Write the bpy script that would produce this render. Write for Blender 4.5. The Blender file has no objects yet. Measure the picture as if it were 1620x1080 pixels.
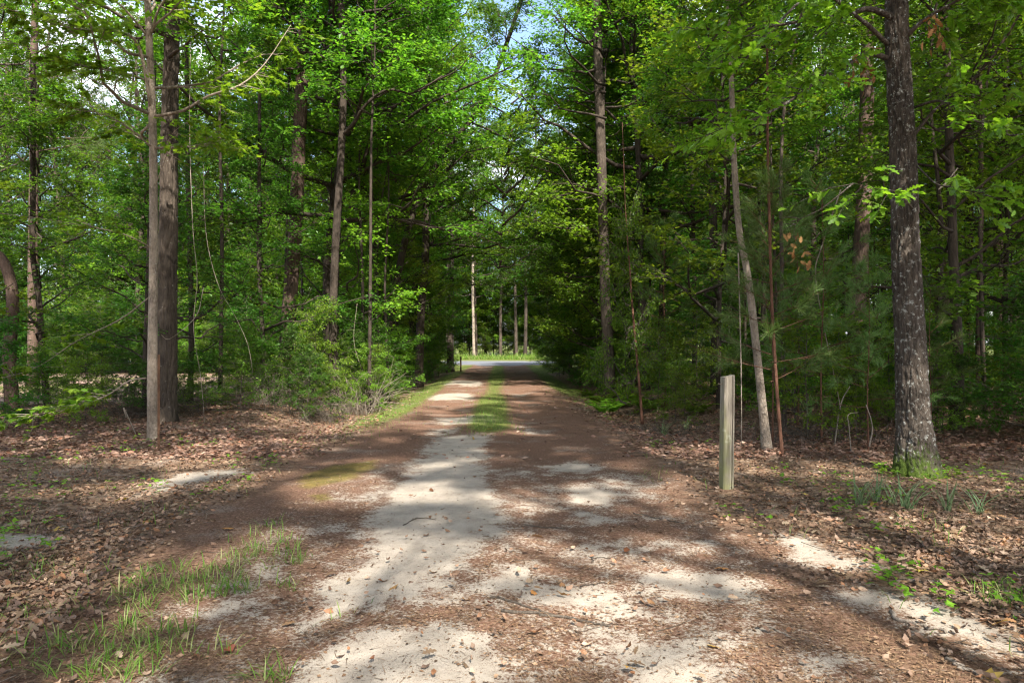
import bpy, math, random
import numpy as np
C = bpy.context; SC = C.scene; COL = SC.collection
R_ = math.radians
RNG = np.random.default_rng(11)

# ------------------------------------------------------------------ camera, world, sun, exposure
EYE = 1.6; FPX = 1080.0; CX = 810.0; HZ = 545.0      # eye height; focal length, centre and horizon in photo pixels
cam_d = bpy.data.cameras.new('camera'); cam = bpy.data.objects.new('camera', cam_d); COL.objects.link(cam)
cam.location = (0, 0, EYE); cam.rotation_euler = (R_(90), 0, 0)
cam_d.sensor_width = 36; cam_d.lens = 24; cam_d.shift_y = 5/1620
cam_d.clip_start = 0.05; cam_d.clip_end = 3000
SC.camera = cam

SUN = np.array((0.18, -0.62, 0.77)); SUN /= np.linalg.norm(SUN)
world = bpy.data.worlds.new('World'); SC.world = world; world.use_nodes = True
wn = world.node_tree; wn.nodes.clear()
w_out = wn.nodes.new('ShaderNodeOutputWorld'); w_bg = wn.nodes.new('ShaderNodeBackground')
w_sky = wn.nodes.new('ShaderNodeTexSky'); w_sky.sky_type = 'NISHITA'; w_sky.sun_disc = False
w_sky.sun_elevation = math.asin(SUN[2]); w_sky.sun_rotation = math.atan2(SUN[0], SUN[1])
w_sky.air_density = 1.0; w_sky.dust_density = 3.0; w_sky.ozone_density = 1.5
w_tc = wn.nodes.new('ShaderNodeTexCoord'); w_map = wn.nodes.new('ShaderNodeMapping'); w_map.inputs['Scale'].default_value = (1, 1, 2.6)
w_no = wn.nodes.new('ShaderNodeTexNoise'); w_no.inputs['Scale'].default_value = 2.6; w_no.inputs['Detail'].default_value = 8; w_no.inputs['Roughness'].default_value = .58
w_rp = wn.nodes.new('ShaderNodeValToRGB'); w_rp.color_ramp.elements[0].position = .50; w_rp.color_ramp.elements[1].position = .66
w_mx = wn.nodes.new('ShaderNodeMix'); w_mx.data_type = 'RGBA'
w_mx.inputs[7].default_value = (7.0, 7.1, 7.4, 1)
L = wn.links
L.new(w_tc.outputs['Generated'], w_map.inputs[0]); L.new(w_map.outputs[0], w_no.inputs['Vector']); L.new(w_no.outputs['Fac'], w_rp.inputs[0])
L.new(w_rp.outputs[0], w_mx.inputs[0]); L.new(w_sky.outputs[0], w_mx.inputs[6]); L.new(w_mx.outputs[2], w_bg.inputs[0]); L.new(w_bg.outputs[0], w_out.inputs[0])
w_bg.inputs[1].default_value = 0.15

sun_d = bpy.data.lights.new('sun', 'SUN'); sun_d.energy = 5.0; sun_d.angle = R_(0.9); sun_d.color = (1, .95, .86)
sun = bpy.data.objects.new('sun', sun_d); COL.objects.link(sun)
from mathutils import Vector
sun.rotation_euler = Vector(SUN).to_track_quat('Z', 'Y').to_euler(); sun.location = (10, -12, 26)
SC.view_settings.view_transform = 'Standard'; SC.view_settings.look = 'None'; SC.view_settings.gamma = 1
SC.view_settings.use_curve_mapping = False
SC.view_settings.exposure = 1.68
SC.cycles.max_bounces = 10; SC.cycles.diffuse_bounces = 8; SC.cycles.transmission_bounces = 8; SC.cycles.glossy_bounces = 2
SC.cycles.use_denoising = True; SC.cycles.use_adaptive_sampling = True; SC.cycles.adaptive_threshold = .02
SC.cycles.sample_clamp_indirect = 6; SC.render.film_transparent = False
SC.cycles.filter_width = 1.2

# ------------------------------------------------------------------ noise and ground geometry
def _h(i, j, k, seed):
    n = (i.astype(np.int64)*374761393 + j.astype(np.int64)*668265263 + k.astype(np.int64)*2147483647 + seed*1274126177) & 0xffffffff
    n = ((n ^ (n >> 13))*1274126177) & 0xffffffff
    n = ((n ^ (n >> 15))*2246822519) & 0xffffffff
    return ((n ^ (n >> 16)) & 0xffff)/65535.0
def vnoise(x, y, z=None, seed=0):
    x = np.asarray(x, float); y = np.asarray(y, float); z = np.zeros_like(x) if z is None else np.asarray(z, float)
    i = np.floor(x); j = np.floor(y); k = np.floor(z)
    u = x-i; v = y-j; w = z-k
    u = u*u*(3-2*u); v = v*v*(3-2*v); w = w*w*(3-2*w)
    r = 0
    for a in (0, 1):
        for b in (0, 1):
            for c in (0, 1):
                r = r + _h(i+a, j+b, k+c, seed)*(u if a else 1-u)*(v if b else 1-v)*(w if c else 1-w)
    return r*2-1
def fbm(x, y, z=None, o=4, seed=0):
    r = 0; a = 1; t = 0
    for q in range(o):
        r = r + a*vnoise(x*2**q, y*2**q, None if z is None else z*2**q, seed+q*17); t += a; a *= .5
    return r/t
def sst(a, b, x):
    t = np.clip((x-a)/(b-a), 0, 1); return t*t*(3-2*t)

def road_cx(y): return -0.25-0.0145*y
def road_half(y): return 1.9+1.5*sst(9, 3, y)
def gz(x, y):
    x = np.asarray(x, float); y = np.asarray(y, float)
    d = np.abs(x-road_cx(y))
    ditch = -.30*np.exp(-((d-3.6)/1.1)**2)*sst(10, 16, y)*sst(60, 50, y)
    side = .06*sst(3.0, 9, d)*fbm(x*.35, y*.35, o=3, seed=5)*4
    n = .022*fbm(x*1.3, y*1.3, o=3, seed=8)*sst(.5, 3.0, d)
    rut = -.03*np.exp(-((d-.85)/.35)**2)*sst(60, 50, y)
    bump = .006*fbm(x*3, y*3, o=3, seed=31)
    return ditch+side*.4+n+rut+bump
def G(px, py):
    d = EYE*FPX/(py-HZ)
    for _ in range(6):
        x = (px-CX)/FPX*d
        d = (EYE-float(gz(x, d)))*FPX/(py-HZ)
    return np.array(((px-CX)/FPX*d, d, float(gz((px-CX)/FPX*d, d))))
def W(px, py, d):
    return np.array(((px-CX)/FPX*d, d, EYE-(py-HZ)/FPX*d))
def sdist(x, y, poly):
    """signed distance in metres to a ground outline, positive inside"""
    P = np.array(poly); n = len(P); dm = np.full(x.shape, 1e9); ins = np.zeros(x.shape, bool)
    for i in range(n):
        a = P[i]; b = P[(i+1) % n]; e = b-a
        t = np.clip(((x-a[0])*e[0]+(y-a[1])*e[1])/(e@e+1e-12), 0, 1)
        dm = np.minimum(dm, np.hypot(x-a[0]-t*e[0], y-a[1]-t*e[1]))
        c = ((a[1] > y) != (b[1] > y)); xx = a[0]+(y-a[1])/(b[1]-a[1]+1e-12)*(b[0]-a[0])
        ins ^= c & (x < xx)
    return np.where(ins, dm, -dm)
def gpoly(pts): return [tuple(G(*p)[:2]) for p in pts]

# ------------------------------------------------------------------ mesh helpers
def mesh(name, V, F, mats=(), smooth=False, fmat=None, attrs=None):
    """V (n,3); F a list of integer arrays (m,k), one for each polygon size"""
    F = [np.asarray(f) for f in (F if isinstance(F, list) else [F]) if len(f)]
    me = bpy.data.meshes.new(name); V = np.asarray(V, np.float32)
    me.vertices.add(len(V)); me.vertices.foreach_set('co', V.ravel())
    nl = sum(f.size for f in F); nf = sum(len(f) for f in F)
    me.loops.add(nl); me.polygons.add(nf)
    me.loops.foreach_set('vertex_index', np.concatenate([f.ravel() for f in F]).astype(np.int32))
    tot = np.concatenate([np.full(len(f), f.shape[1]) for f in F])
    me.polygons.foreach_set('loop_start', np.concatenate(([0], np.cumsum(tot)[:-1])).astype(np.int32))
    if fmat is not None: me.polygons.foreach_set('material_index', np.asarray(fmat, np.int32))
    me.polygons.foreach_set('use_smooth', np.full(nf, bool(smooth)))
    for m in mats: me.materials.append(m)
    for k, a in (attrs or {}).items():
        at = me.attributes.new(k, 'FLOAT', 'POINT'); at.data.foreach_set('value', np.asarray(a, np.float32))
    me.update(calc_edges=True)
    return me
def link(name, me, parent=None, loc=None, rz=0, sc=1):
    o = bpy.data.objects.new(name, me); COL.objects.link(o)
    if parent is not None: o.parent = parent
    if loc is not None: o.location = loc
    if rz: o.rotation_euler = (0, 0, rz)
    if not np.isscalar(sc) or sc != 1: o.scale = (sc, sc, sc) if np.isscalar(sc) else sc
    return o
def tag(o, label, cat, group=None):
    o['label'] = label; o['category'] = cat
    if group: o['group'] = group
    return o
def thing(name, loc, label, cat, group=None, rz=0):
    return tag(link(name, None, loc=loc, rz=rz), label, cat, group)
def stuff(o, label=None):
    o['kind'] = 'stuff'
    if label: o['label'] = label
    return o
def unit(v): return v/(np.linalg.norm(v, axis=-1, keepdims=True)+1e-9)
def join(parts):
    Vs = []; Fs = {}; off = 0
    for V, F in parts:
        Vs.append(V)
        for f in (F if isinstance(F, list) else [F]):
            if len(f): Fs.setdefault(f.shape[1], []).append(f+off)
        off += len(V)
    return np.concatenate(Vs), [np.concatenate(v) for v in Fs.values()]
def tubes(P, Rad, S=5, cap=True):
    """P (N,K,3) polylines, Rad (N,K)"""
    P = np.asarray(P, float); Rad = np.asarray(Rad, float); N, K, _ = P.shape
    T = unit(np.gradient(P, axis=1))
    avg = unit(P[:, -1]-P[:, 0]); ref = np.where(np.abs(avg[:, 2:3]) > .8, np.array([[1., 0, 0]]), np.array([[0, 0, 1.]]))
    A = unit(np.cross(T, ref[:, None, :])); B = np.cross(T, A)
    an = np.arange(S)*2*math.pi/S
    V = P[:, :, None, :]+Rad[:, :, None, None]*(np.cos(an)[None, None, :, None]*A[:, :, None, :]+np.sin(an)[None, None, :, None]*B[:, :, None, :])
    V = V.reshape(-1, 3)
    n, k, s = np.meshgrid(np.arange(N), np.arange(K-1), np.arange(S), indexing='ij')
    b = (n*K+k)*S; s2 = (s+1) % S
    F = [np.stack([b+s, b+s2, b+S+s2, b+S+s], -1).reshape(-1, 4)]
    if cap:
        e = (np.arange(N)*K+K-1)[:, None]*S+np.arange(S)[None]
        e0 = (np.arange(N)*K)[:, None]*S+np.arange(S)[None, ::-1]
        F.append(np.concatenate([e, e0]))
    return V, F
def spline(pts, n):
    P = np.array(pts, float)
    if len(P) == 2: return P[0]+(P[1]-P[0])*np.linspace(0, 1, n)[:, None]
    Q = np.vstack([2*P[0]-P[1], P, 2*P[-1]-P[-2]]); t = np.linspace(0, len(P)-1-1e-6, n); i = t.astype(int); u = (t-i)[:, None]
    a, b, c, d = Q[i], Q[i+1], Q[i+2], Q[i+3]
    return .5*((2*b)+(c-a)*u+(2*a-5*b+4*c-d)*u*u+(3*b-a-3*c+d)*u**3)

LEAF = {}
def _t(name, v, f): LEAF[name] = (np.array(v, float), np.array(f))
_t('oval', [(0, 0, 0), (.45, .27, .07), (1, 0, -.03), (.45, -.27, .07)], [(0, 2, 1), (0, 3, 2)])
_t('lobed', [(0, 0, 0), (.32, .50, .05), (.52, .17, .03), (1, 0, -.07), (.52, -.17, .03), (.32, -.50, .05)], [(0, 2, 1), (0, 3, 2), (0, 4, 3), (0, 5, 4)])
_t('maple', [(.34, 0, .02), (0, 0, 0), (-.02, .30, -.02), (.20, .26, .03), (.36, .56, -.03), (.47, .24, .03), (.70, .26, .0), (.70, .12, .02), (1, 0, -.10),
             (.70, -.12, .02), (.70, -.26, 0), (.47, -.24, .03), (.36, -.56, -.03), (.20, -.26, .03), (-.02, -.30, -.02)],
   [(0, i+1 if i < 14 else 1, i) for i in range(1, 15)])
_t('oak', [(0, 0, 0), (.16, .05, .01), (.24, .19, .05), (.33, .08, .02), (.45, .26, .06), (.54, .10, .02), (.68, .24, .04), (.76, .10, 0), (.90, .12, -.02), (1, 0, -.06),
           (.90, -.12, -.02), (.76, -.10, 0), (.68, -.24, .04), (.54, -.10, .02), (.45, -.26, .06), (.33, -.08, .02), (.24, -.19, .05), (.16, -.05, .01)],
   [(1, 3, 2), (1, 17, 3), (17, 15, 3), (17, 16, 15), (3, 5, 4), (3, 15, 5), (15, 13, 5), (15, 14, 13), (5, 7, 6), (5, 13, 7), (13, 11, 7), (13, 12, 11), (7, 9, 8), (7, 11, 9), (11, 10, 9), (0, 17, 1)])
_t('curl', [(0, 0, .10), (.30, .26, .20), (.62, .21, .02), (1, .04, .26), (.66, -.24, .14), (.28, -.22, .05), (.48, 0, -.02)],
   [(6, 1, 0), (6, 2, 1), (6, 3, 2), (6, 4, 3), (6, 5, 4), (6, 0, 5)])
_t('blade', [(0, .03, 0), (0, -.03, 0), (.5, .022, .10), (.5, -.022, .10), (1, 0, -.10)], [(0, 1, 3), (0, 3, 2), (2, 3, 4)])
_t('needle', [(0, .006, 0), (0, -.006, 0), (1, 0, 0)], [(0, 1, 2)])
def leaves(kind, P, D, Nn, size):
    T, F = LEAF[kind]; D = unit(D); S = unit(np.cross(Nn, D)); Nn = np.cross(D, S); n = len(P)
    V = P[:, None]+np.asarray(size)[:, None, None]*(T[None, :, 0:1]*D[:, None]+T[None, :, 1:2]*S[:, None]+T[None, :, 2:3]*Nn[:, None])
    FF = F[None]+(np.arange(n)*len(T))[:, None, None]
    return V.reshape(-1, 3), FF.reshape(-1, 3)

# ------------------------------------------------------------------ materials
def new_mat(name):
    m = bpy.data.materials.new(name); m.use_nodes = True; nt = m.node_tree; nt.nodes.clear()
    return m, nt, nt.nodes.new('ShaderNodeOutputMaterial')
def N(nt, kind, **kw):
    n = nt.nodes.new(kind)
    for k, v in kw.items():
        if k.startswith('i_'): n.inputs[k[2:].replace('_', ' ')].default_value = v
        else: setattr(n, k, v)
    return n
def ramp(nt, fac, stops):
    r = nt.nodes.new('ShaderNodeValToRGB'); e = r.color_ramp.elements
    while len(e) < len(stops): e.new(.5)
    for k, (p, c) in enumerate(stops): e[k].position = p; e[k].color = tuple(c)+(1,) if len(c) == 3 else c
    nt.links.new(fac, r.inputs[0]); return r.outputs[0]
def mixc(nt, fac, a, b, mode='MIX'):
    m = nt.nodes.new('ShaderNodeMix'); m.data_type = 'RGBA'; m.blend_type = mode
    for s, v in ((0, fac), (6, a), (7, b)):
        if isinstance(v, bpy.types.NodeSocket): nt.links.new(v, m.inputs[s])
        else: m.inputs[s].default_value = v if s == 0 else (tuple(v)+(1,))[:4]
    return m.outputs[2]
def mth(nt, op, a, b=0.0, c=None):
    m = nt.nodes.new('ShaderNodeMath'); m.operation = op
    for s, v in ((0, a), (1, b), (2, c)):
        if v is None: continue
        if isinstance(v, bpy.types.NodeSocket): nt.links.new(v, m.inputs[s])
        else: m.inputs[s].default_value = v
    return m.outputs[0]
def leaf_mat(name, cols, trans, tmix=.48, rough=.45, vary=.6, spec=.22):
    m, nt, out = new_mat(name)
    g = N(nt, 'ShaderNodeNewGeometry'); oi = N(nt, 'ShaderNodeObjectInfo')
    c = ramp(nt, g.outputs['Random Per Island'], [(k/(len(cols)-1), x) for k, x in enumerate(cols)])
    hs = N(nt, 'ShaderNodeHueSaturation')
    nt.links.new(mth(nt, 'MULTIPLY_ADD', oi.outputs['Random'], .035, .493), hs.inputs['Hue'])
    nt.links.new(mth(nt, 'MULTIPLY_ADD', oi.outputs['Random'], vary, 1-vary*.5), hs.inputs['Value']); nt.links.new(c, hs.inputs['Color'])
    p = N(nt, 'ShaderNodeBsdfPrincipled'); p.inputs['Roughness'].default_value = rough; p.inputs['Specular IOR Level'].default_value = spec
    nt.links.new(hs.outputs[0], p.inputs['Base Color'])
    t = N(nt, 'ShaderNodeBsdfTranslucent'); tc = mixc(nt, 1.0, hs.outputs[0], trans, 'MULTIPLY'); nt.links.new(tc, t.inputs[0])
    mx = N(nt, 'ShaderNodeMixShader'); mx.inputs[0].default_value = tmix
    nt.links.new(p.outputs[0], mx.inputs[1]); nt.links.new(t.outputs[0], mx.inputs[2]); nt.links.new(mx.outputs[0], out.inputs[0])
    return m
def bark_mat(name, dark, light, lichen=None, scale=1.0, lich_amt=.62, moss=0, stretch=.22):
    m, nt, out = new_mat(name)
    tc = N(nt, 'ShaderNodeTexCoord'); mp = N(nt, 'ShaderNodeMapping'); mp.inputs['Scale'].default_value = (1, 1, stretch)
    nt.links.new(tc.outputs['Object'], mp.inputs[0])
    n1 = N(nt, 'ShaderNodeTexNoise'); n1.inputs['Scale'].default_value = 26*scale; n1.inputs['Detail'].default_value = 6; n1.inputs['Roughness'].default_value = .65
    nt.links.new(mp.outputs[0], n1.inputs['Vector'])
    v1 = N(nt, 'ShaderNodeTexVoronoi', feature='DISTANCE_TO_EDGE'); v1.inputs['Scale'].default_value = 22*scale
    wv = N(nt, 'ShaderNodeVectorMath'); wv.operation = 'MULTIPLY_ADD'
    nt.links.new(n1.outputs['Color'], wv.inputs[0]); wv.inputs[1].default_value = (.06, .06, .03); nt.links.new(mp.outputs[0], wv.inputs[2])
    nt.links.new(wv.outputs[0], v1.inputs['Vector'])
    c = ramp(nt, n1.outputs['Fac'], [(.3, dark), (.68, light)])
    n2 = N(nt, 'ShaderNodeTexNoise'); n2.inputs['Scale'].default_value = 2.2*scale; n2.inputs['Detail'].default_value = 4; nt.links.new(tc.outputs['Object'], n2.inputs['Vector'])
    c = mixc(nt, ramp(nt, n2.outputs['Fac'], [(.38, (0, 0, 0)), (.7, (.55, .55, .55))]), c, tuple(min(1, x*1.5) for x in light))
    if lichen:
        n3 = N(nt, 'ShaderNodeTexNoise'); n3.inputs['Scale'].default_value = 13*scale; n3.inputs['Detail'].default_value = 5; n3.inputs['Roughness'].default_value = .7
        nt.links.new(tc.outputs['Object'], n3.inputs['Vector'])
        c = mixc(nt, ramp(nt, n3.outputs['Fac'], [(lich_amt-.04, (0, 0, 0)), (lich_amt+.05, (.9, .9, .9))]), c, lichen)
    if moss:
        sp = N(nt, 'ShaderNodeSeparateXYZ'); nt.links.new(tc.outputs['Object'], sp.inputs[0])
        zz = mth(nt, 'ADD', sp.outputs[2], mth(nt, 'ADD', mth(nt, 'MULTIPLY', n2.outputs['Fac'], .7), mth(nt, 'MULTIPLY_ADD', n1.outputs['Fac'], 1.1, -.3)))
        c = mixc(nt, ramp(nt, zz, [(.72, (1, 1, 1)), (.72+moss*.22, (0, 0, 0))]), c, (.05, .075, .012))
    p = N(nt, 'ShaderNodeBsdfPrincipled'); p.inputs['Roughness'].default_value = .9; p.inputs['Specular IOR Level'].default_value = .15
    nt.links.new(c, p.inputs['Base Color'])
    bp = N(nt, 'ShaderNodeBump'); bp.inputs['Strength'].default_value = .9; bp.inputs['Distance'].default_value = .03
    hgt = mth(nt, 'ADD', mth(nt, 'MINIMUM', v1.outputs['Distance'], .25), mth(nt, 'MULTIPLY', n1.outputs['Fac'], .5))
    nt.links.new(hgt, bp.inputs['Height']); nt.links.new(bp.outputs[0], p.inputs['Normal']); nt.links.new(p.outputs[0], out.inputs[0])
    return m
M = {}
M['leaf_broad'] = leaf_mat('leaf_broad', [(.042, .088, .009), (.060, .116, .011), (.082, .143, .012), (.115, .175, .014)], (2.15, 2.2, 1.2))
M['leaf_light'] = leaf_mat('leaf_light', [(.080, .145, .012), (.108, .175, .014), (.140, .200, .016)], (2.35, 2.3, 1.2), .45)
M['leaf_dark'] = leaf_mat('leaf_dark', [(.032, .076, .010), (.047, .102, .012), (.067, .128, .014)], (2.1, 2.4, 1.2), .42, .42)
M['leaf_brown'] = leaf_mat('leaf_brown', [(.16, .06, .025), (.22, .10, .04)], (1.3, 1.1, .8), .2, .7, 0)
M['needle'] = leaf_mat('needle', [(.060, .110, .022), (.095, .150, .035), (.14, .18, .06)], (1.6, 1.7, 1.1), .25, .4)
M['grass'] = leaf_mat('grass', [(.060, .120, .012), (.090, .165, .016), (.13, .20, .03), (.17, .21, .055), (.27, .24, .12)], (1.8, 1.8, 1.1), .35, .5, 0)
M['grass_pale'] = leaf_mat('grass_pale', [(.11, .16, .07), (.16, .21, .10), (.20, .23, .13)], (1.5, 1.5, 1.1), .3, .5, 0)
M['litter'] = leaf_mat('litter', [(.072, .038, .024), (.140, .078, .050), (.205, .125, .084), (.105, .055, .034), (.29, .190, .135), (.21, .092, .046), (.125, .080, .056), (.095, .055, .040), (.35, .24, .17)], (1.1, 1.0, .9), .12, .62, 0, .3)
M['straw'] = leaf_mat('straw', [(.072, .037, .023), (.145, .076, .047), (.225, .135, .090), (.055, .032, .022)], (1, 1, 1), .05, .7, 0, .2)
M['yellow'] = leaf_mat('yellow', [(.36, .23, .04), (.40, .29, .08)], (1.2, 1.1, .8), .2, .5, 0)
M['orange'] = leaf_mat('orange', [(.34, .14, .04), (.36, .19, .06)], (1.2, 1.0, .8), .2, .5, 0)
M['red'] = leaf_mat('red', [(.16, .045, .025), (.19, .065, .03)], (1.2, 1.0, .8), .2, .5, 0)
M['brownleaf'] = leaf_mat('brownleaf', [(.17, .075, .035), (.2, .1, .05)], (1.1, 1.0, .9), .15, .6, 0)
M['bark_oak'] = bark_mat('bark_oak', (.016, .012, .009), (.078, .063, .050), (.30, .30, .27), 1.3, .60, moss=.9)
M['bark_pale'] = bark_mat('bark_pale', (.070, .054, .040), (.27, .22, .17), (.36, .35, .31), 1.25, .66, stretch=.5)
M['bark_pine'] = bark_mat('bark_pine', (.028, .019, .014), (.095, .063, .048), (.20, .17, .15), .8, .66)
M['bark_grey'] = bark_mat('bark_grey', (.016, .012, .009), (.075, .058, .044), (.20, .19, .16), 1.0, .66)
M['bark_dark'] = bark_mat('bark_dark', (.016, .013, .010), (.055, .042, .032), None, 1.2)
M['bark_red'] = bark_mat('bark_red', (.055, .026, .016), (.13, .065, .042), None, 1.6)
M['twig'] = bark_mat('twig', (.10, .08, .06), (.30, .25, .20), None, 2.0)
M['twig_dark'] = bark_mat('twig_dark', (.04, .032, .026), (.11, .09, .07), None, 2.0)

def ground_mat():
    m, nt, out = new_mat('forest_ground')
    tc = N(nt, 'ShaderNodeTexCoord'); P = tc.outputs['Object']
    def at(n): a = N(nt, 'ShaderNodeAttribute', attribute_name=n); return a.outputs['Fac']
    def noise(s, d=5, r=.6, vec=P):
        n = N(nt, 'ShaderNodeTexNoise'); n.inputs['Scale'].default_value = s; n.inputs['Detail'].default_value = d; n.inputs['Roughness'].default_value = r
        nt.links.new(vec, n.inputs['Vector']); return n.outputs['Fac']
    n_f = noise(38, 6, .75); n_m = noise(5, 6, .65); n_g = noise(150, 3, .8); n_b = noise(1.1, 4)
    # sand
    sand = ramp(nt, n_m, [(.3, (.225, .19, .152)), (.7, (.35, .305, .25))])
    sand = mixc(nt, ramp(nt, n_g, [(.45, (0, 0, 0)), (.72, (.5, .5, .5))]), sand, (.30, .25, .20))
    # small dark debris grains lying on the sand
    v = N(nt, 'ShaderNodeTexVoronoi'); v.inputs['Scale'].default_value = 95; nt.links.new(P, v.inputs['Vector'])
    grain = mth(nt, 'MULTIPLY', mth(nt, 'LESS_THAN', v.outputs['Distance'], .30), mth(nt, 'GREATER_THAN', n_f, .49))
    sand = mixc(nt, mth(nt, 'MULTIPLY', grain, .75), sand, (.12, .075, .05))
    # pine straw and leaf litter
    v2 = N(nt, 'ShaderNodeTexVoronoi'); v2.inputs['Scale'].default_value = 17; v2.inputs['Randomness'].default_value = 1
    wv = N(nt, 'ShaderNodeVectorMath'); wv.operation = 'MULTIPLY_ADD'; nn = N(nt, 'ShaderNodeTexNoise'); nn.inputs['Scale'].default_value = 14; nt.links.new(P, nn.inputs['Vector'])
    nt.links.new(nn.outputs['Color'], wv.inputs[0]); wv.inputs[1].default_value = (.06, .06, .06); nt.links.new(P, wv.inputs[2]); nt.links.new(wv.outputs[0], v2.inputs['Vector'])
    sr = N(nt, 'ShaderNodeSeparateColor'); nt.links.new(v2.outputs['Color'], sr.inputs[0])
    leafc = ramp(nt, sr.outputs[0], [(0, (.06, .037, .024)), (.3, (.125, .080, .050)), (.55, (.19, .128, .084)), (.8, (.15, .083, .048)), (1, (.28, .20, .138))])
    straw = ramp(nt, n_f, [(.32, (.055, .030, .020)), (.5, (.125, .069, .045)), (.68, (.225, .145, .103))])
    lit = mixc(nt, at('leafy'), straw, leafc)
    soil = ramp(nt, n_f, [(.3, (.12, .095, .075)), (.7, (.25, .21, .175))])
    lit = mixc(nt, ramp(nt, mth(nt, 'ADD', n_b, mth(nt, 'MULTIPLY', n_f, .5)), [(.80, (0, 0, 0)), (.92, (.6, .6, .6))]), lit, soil)
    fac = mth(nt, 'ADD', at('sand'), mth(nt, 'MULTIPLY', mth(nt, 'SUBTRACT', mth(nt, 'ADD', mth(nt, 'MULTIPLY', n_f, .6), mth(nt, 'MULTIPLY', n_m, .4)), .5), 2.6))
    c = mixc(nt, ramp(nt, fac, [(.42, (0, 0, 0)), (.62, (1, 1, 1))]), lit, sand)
    fm = mth(nt, 'ADD', at('moss'), mth(nt, 'MULTIPLY', mth(nt, 'SUBTRACT', n_f, .5), 1.2))
    c = mixc(nt, ramp(nt, fm, [(.42, (0, 0, 0)), (.85, (.8, .8, .8))]), c, ramp(nt, n_m, [(.35, (.075, .070, .015)), (.7, (.19, .135, .035))]))
    fg = mth(nt, 'ADD', at('green'), mth(nt, 'MULTIPLY', mth(nt, 'SUBTRACT', n_f, .5), 1.2))
    c = mixc(nt, ramp(nt, fg, [(.42, (0, 0, 0)), (.7, (.85, .85, .85))]), c, ramp(nt, n_m, [(.3, (.055, .080, .015)), (.7, (.11, .14, .028))]))
    c = mixc(nt, at('field'), c, ramp(nt, n_m, [(.3, (.19, .125, .098)), (.7, (.30, .21, .17))]))
    c = mixc(nt, at('paved'), c, ramp(nt, n_m, [(.3, (.10, .104, .115)), (.7, (.15, .155, .17))]))
    p = N(nt, 'ShaderNodeBsdfPrincipled'); p.inputs['Roughness'].default_value = .95; p.inputs['Specular IOR Level'].default_value = .1
    nt.links.new(c, p.inputs['Base Color'])
    b = N(nt, 'ShaderNodeBump'); b.inputs['Strength'].default_value = .8; b.inputs['Distance'].default_value = .012
    hh = mth(nt, 'ADD', n_f, mth(nt, 'MULTIPLY', n_g, .35)); nt.links.new(hh, b.inputs['Height']); nt.links.new(b.outputs[0], p.inputs['Normal'])
    nt.links.new(p.outputs[0], out.inputs[0]); return m
M['ground'] = ground_mat()

# ------------------------------------------------------------------ ground, driveway, far road, field
def smooth_axis(lo, hi, step, far, grow):
    a = list(np.arange(lo, hi, step)); s = step
    while a[-1] < far: s *= grow; a.append(a[-1]+s)
    return a
xs_r = smooth_axis(0, 7, .06, 700, 1.09); xs = np.array([-v for v in xs_r[:0:-1]]+xs_r)
ys = [-60, -40, -25, -15, -9, -6, -4, -2.5, -1.2, 0, 1, 1.8]+smooth_axis(2.4, 9, .055, 64, 1.022); ys = np.array(ys+smooth_axis(ys[-1]+1.2, ys[-1]+1.3, 1.2, 1500, 1.09))
X, Y = np.meshgrid(xs, ys, indexing='xy')

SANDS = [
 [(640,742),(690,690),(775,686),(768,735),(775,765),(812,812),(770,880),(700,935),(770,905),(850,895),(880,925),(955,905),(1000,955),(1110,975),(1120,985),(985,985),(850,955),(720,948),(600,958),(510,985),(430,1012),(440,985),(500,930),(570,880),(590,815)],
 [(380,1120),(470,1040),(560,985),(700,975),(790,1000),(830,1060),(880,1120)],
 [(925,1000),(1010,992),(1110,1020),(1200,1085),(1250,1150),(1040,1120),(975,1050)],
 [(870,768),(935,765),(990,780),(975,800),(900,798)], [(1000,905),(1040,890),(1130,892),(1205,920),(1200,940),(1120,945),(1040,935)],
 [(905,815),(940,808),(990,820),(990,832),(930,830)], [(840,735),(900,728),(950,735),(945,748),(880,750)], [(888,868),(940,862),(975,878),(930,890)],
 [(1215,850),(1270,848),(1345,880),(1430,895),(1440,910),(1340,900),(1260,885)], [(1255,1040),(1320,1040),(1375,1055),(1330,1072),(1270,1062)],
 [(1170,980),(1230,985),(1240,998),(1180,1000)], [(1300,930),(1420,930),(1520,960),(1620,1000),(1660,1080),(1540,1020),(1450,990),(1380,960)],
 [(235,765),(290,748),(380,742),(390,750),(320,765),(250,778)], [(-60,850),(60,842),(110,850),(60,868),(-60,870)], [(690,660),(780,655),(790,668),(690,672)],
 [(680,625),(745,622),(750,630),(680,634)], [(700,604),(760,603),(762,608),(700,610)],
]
MOSS = [[(470,755),(530,735),(600,727),(600,742),(560,760),(500,772)], [(478,785),(520,778),(545,790),(500,797)]]
sand = np.full(X.shape, -9.)
near = (Y < 64) & (np.abs(X) < 12) & (Y > .5)
xn, yn = X[near], Y[near]
sd = np.full(xn.shape, -9.)
wx = xn+.16*fbm(xn*1.7, yn*1.7, seed=3); wy = yn+.22*fbm(xn*1.7+9, yn*1.7, seed=4)
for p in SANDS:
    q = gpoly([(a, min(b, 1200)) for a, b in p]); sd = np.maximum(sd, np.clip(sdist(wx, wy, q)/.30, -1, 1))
# thin sand streaks further along the two wheel tracks
cx = road_cx(yn); tr = np.maximum(np.exp(-((xn-cx+.95)/.5)**2), .65*np.exp(-((xn-cx-.85)/.5)**2))
st = tr*sst(10, 14, yn)*(fbm(xn*.9, yn*.55, seed=21)*1.6+.15)
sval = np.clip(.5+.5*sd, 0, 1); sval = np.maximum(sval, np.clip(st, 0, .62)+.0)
sval = sval-.16*np.clip(fbm(xn*2.5, yn*2.5, seed=14)+.1, 0, 1)*(sval > .5)
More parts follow.
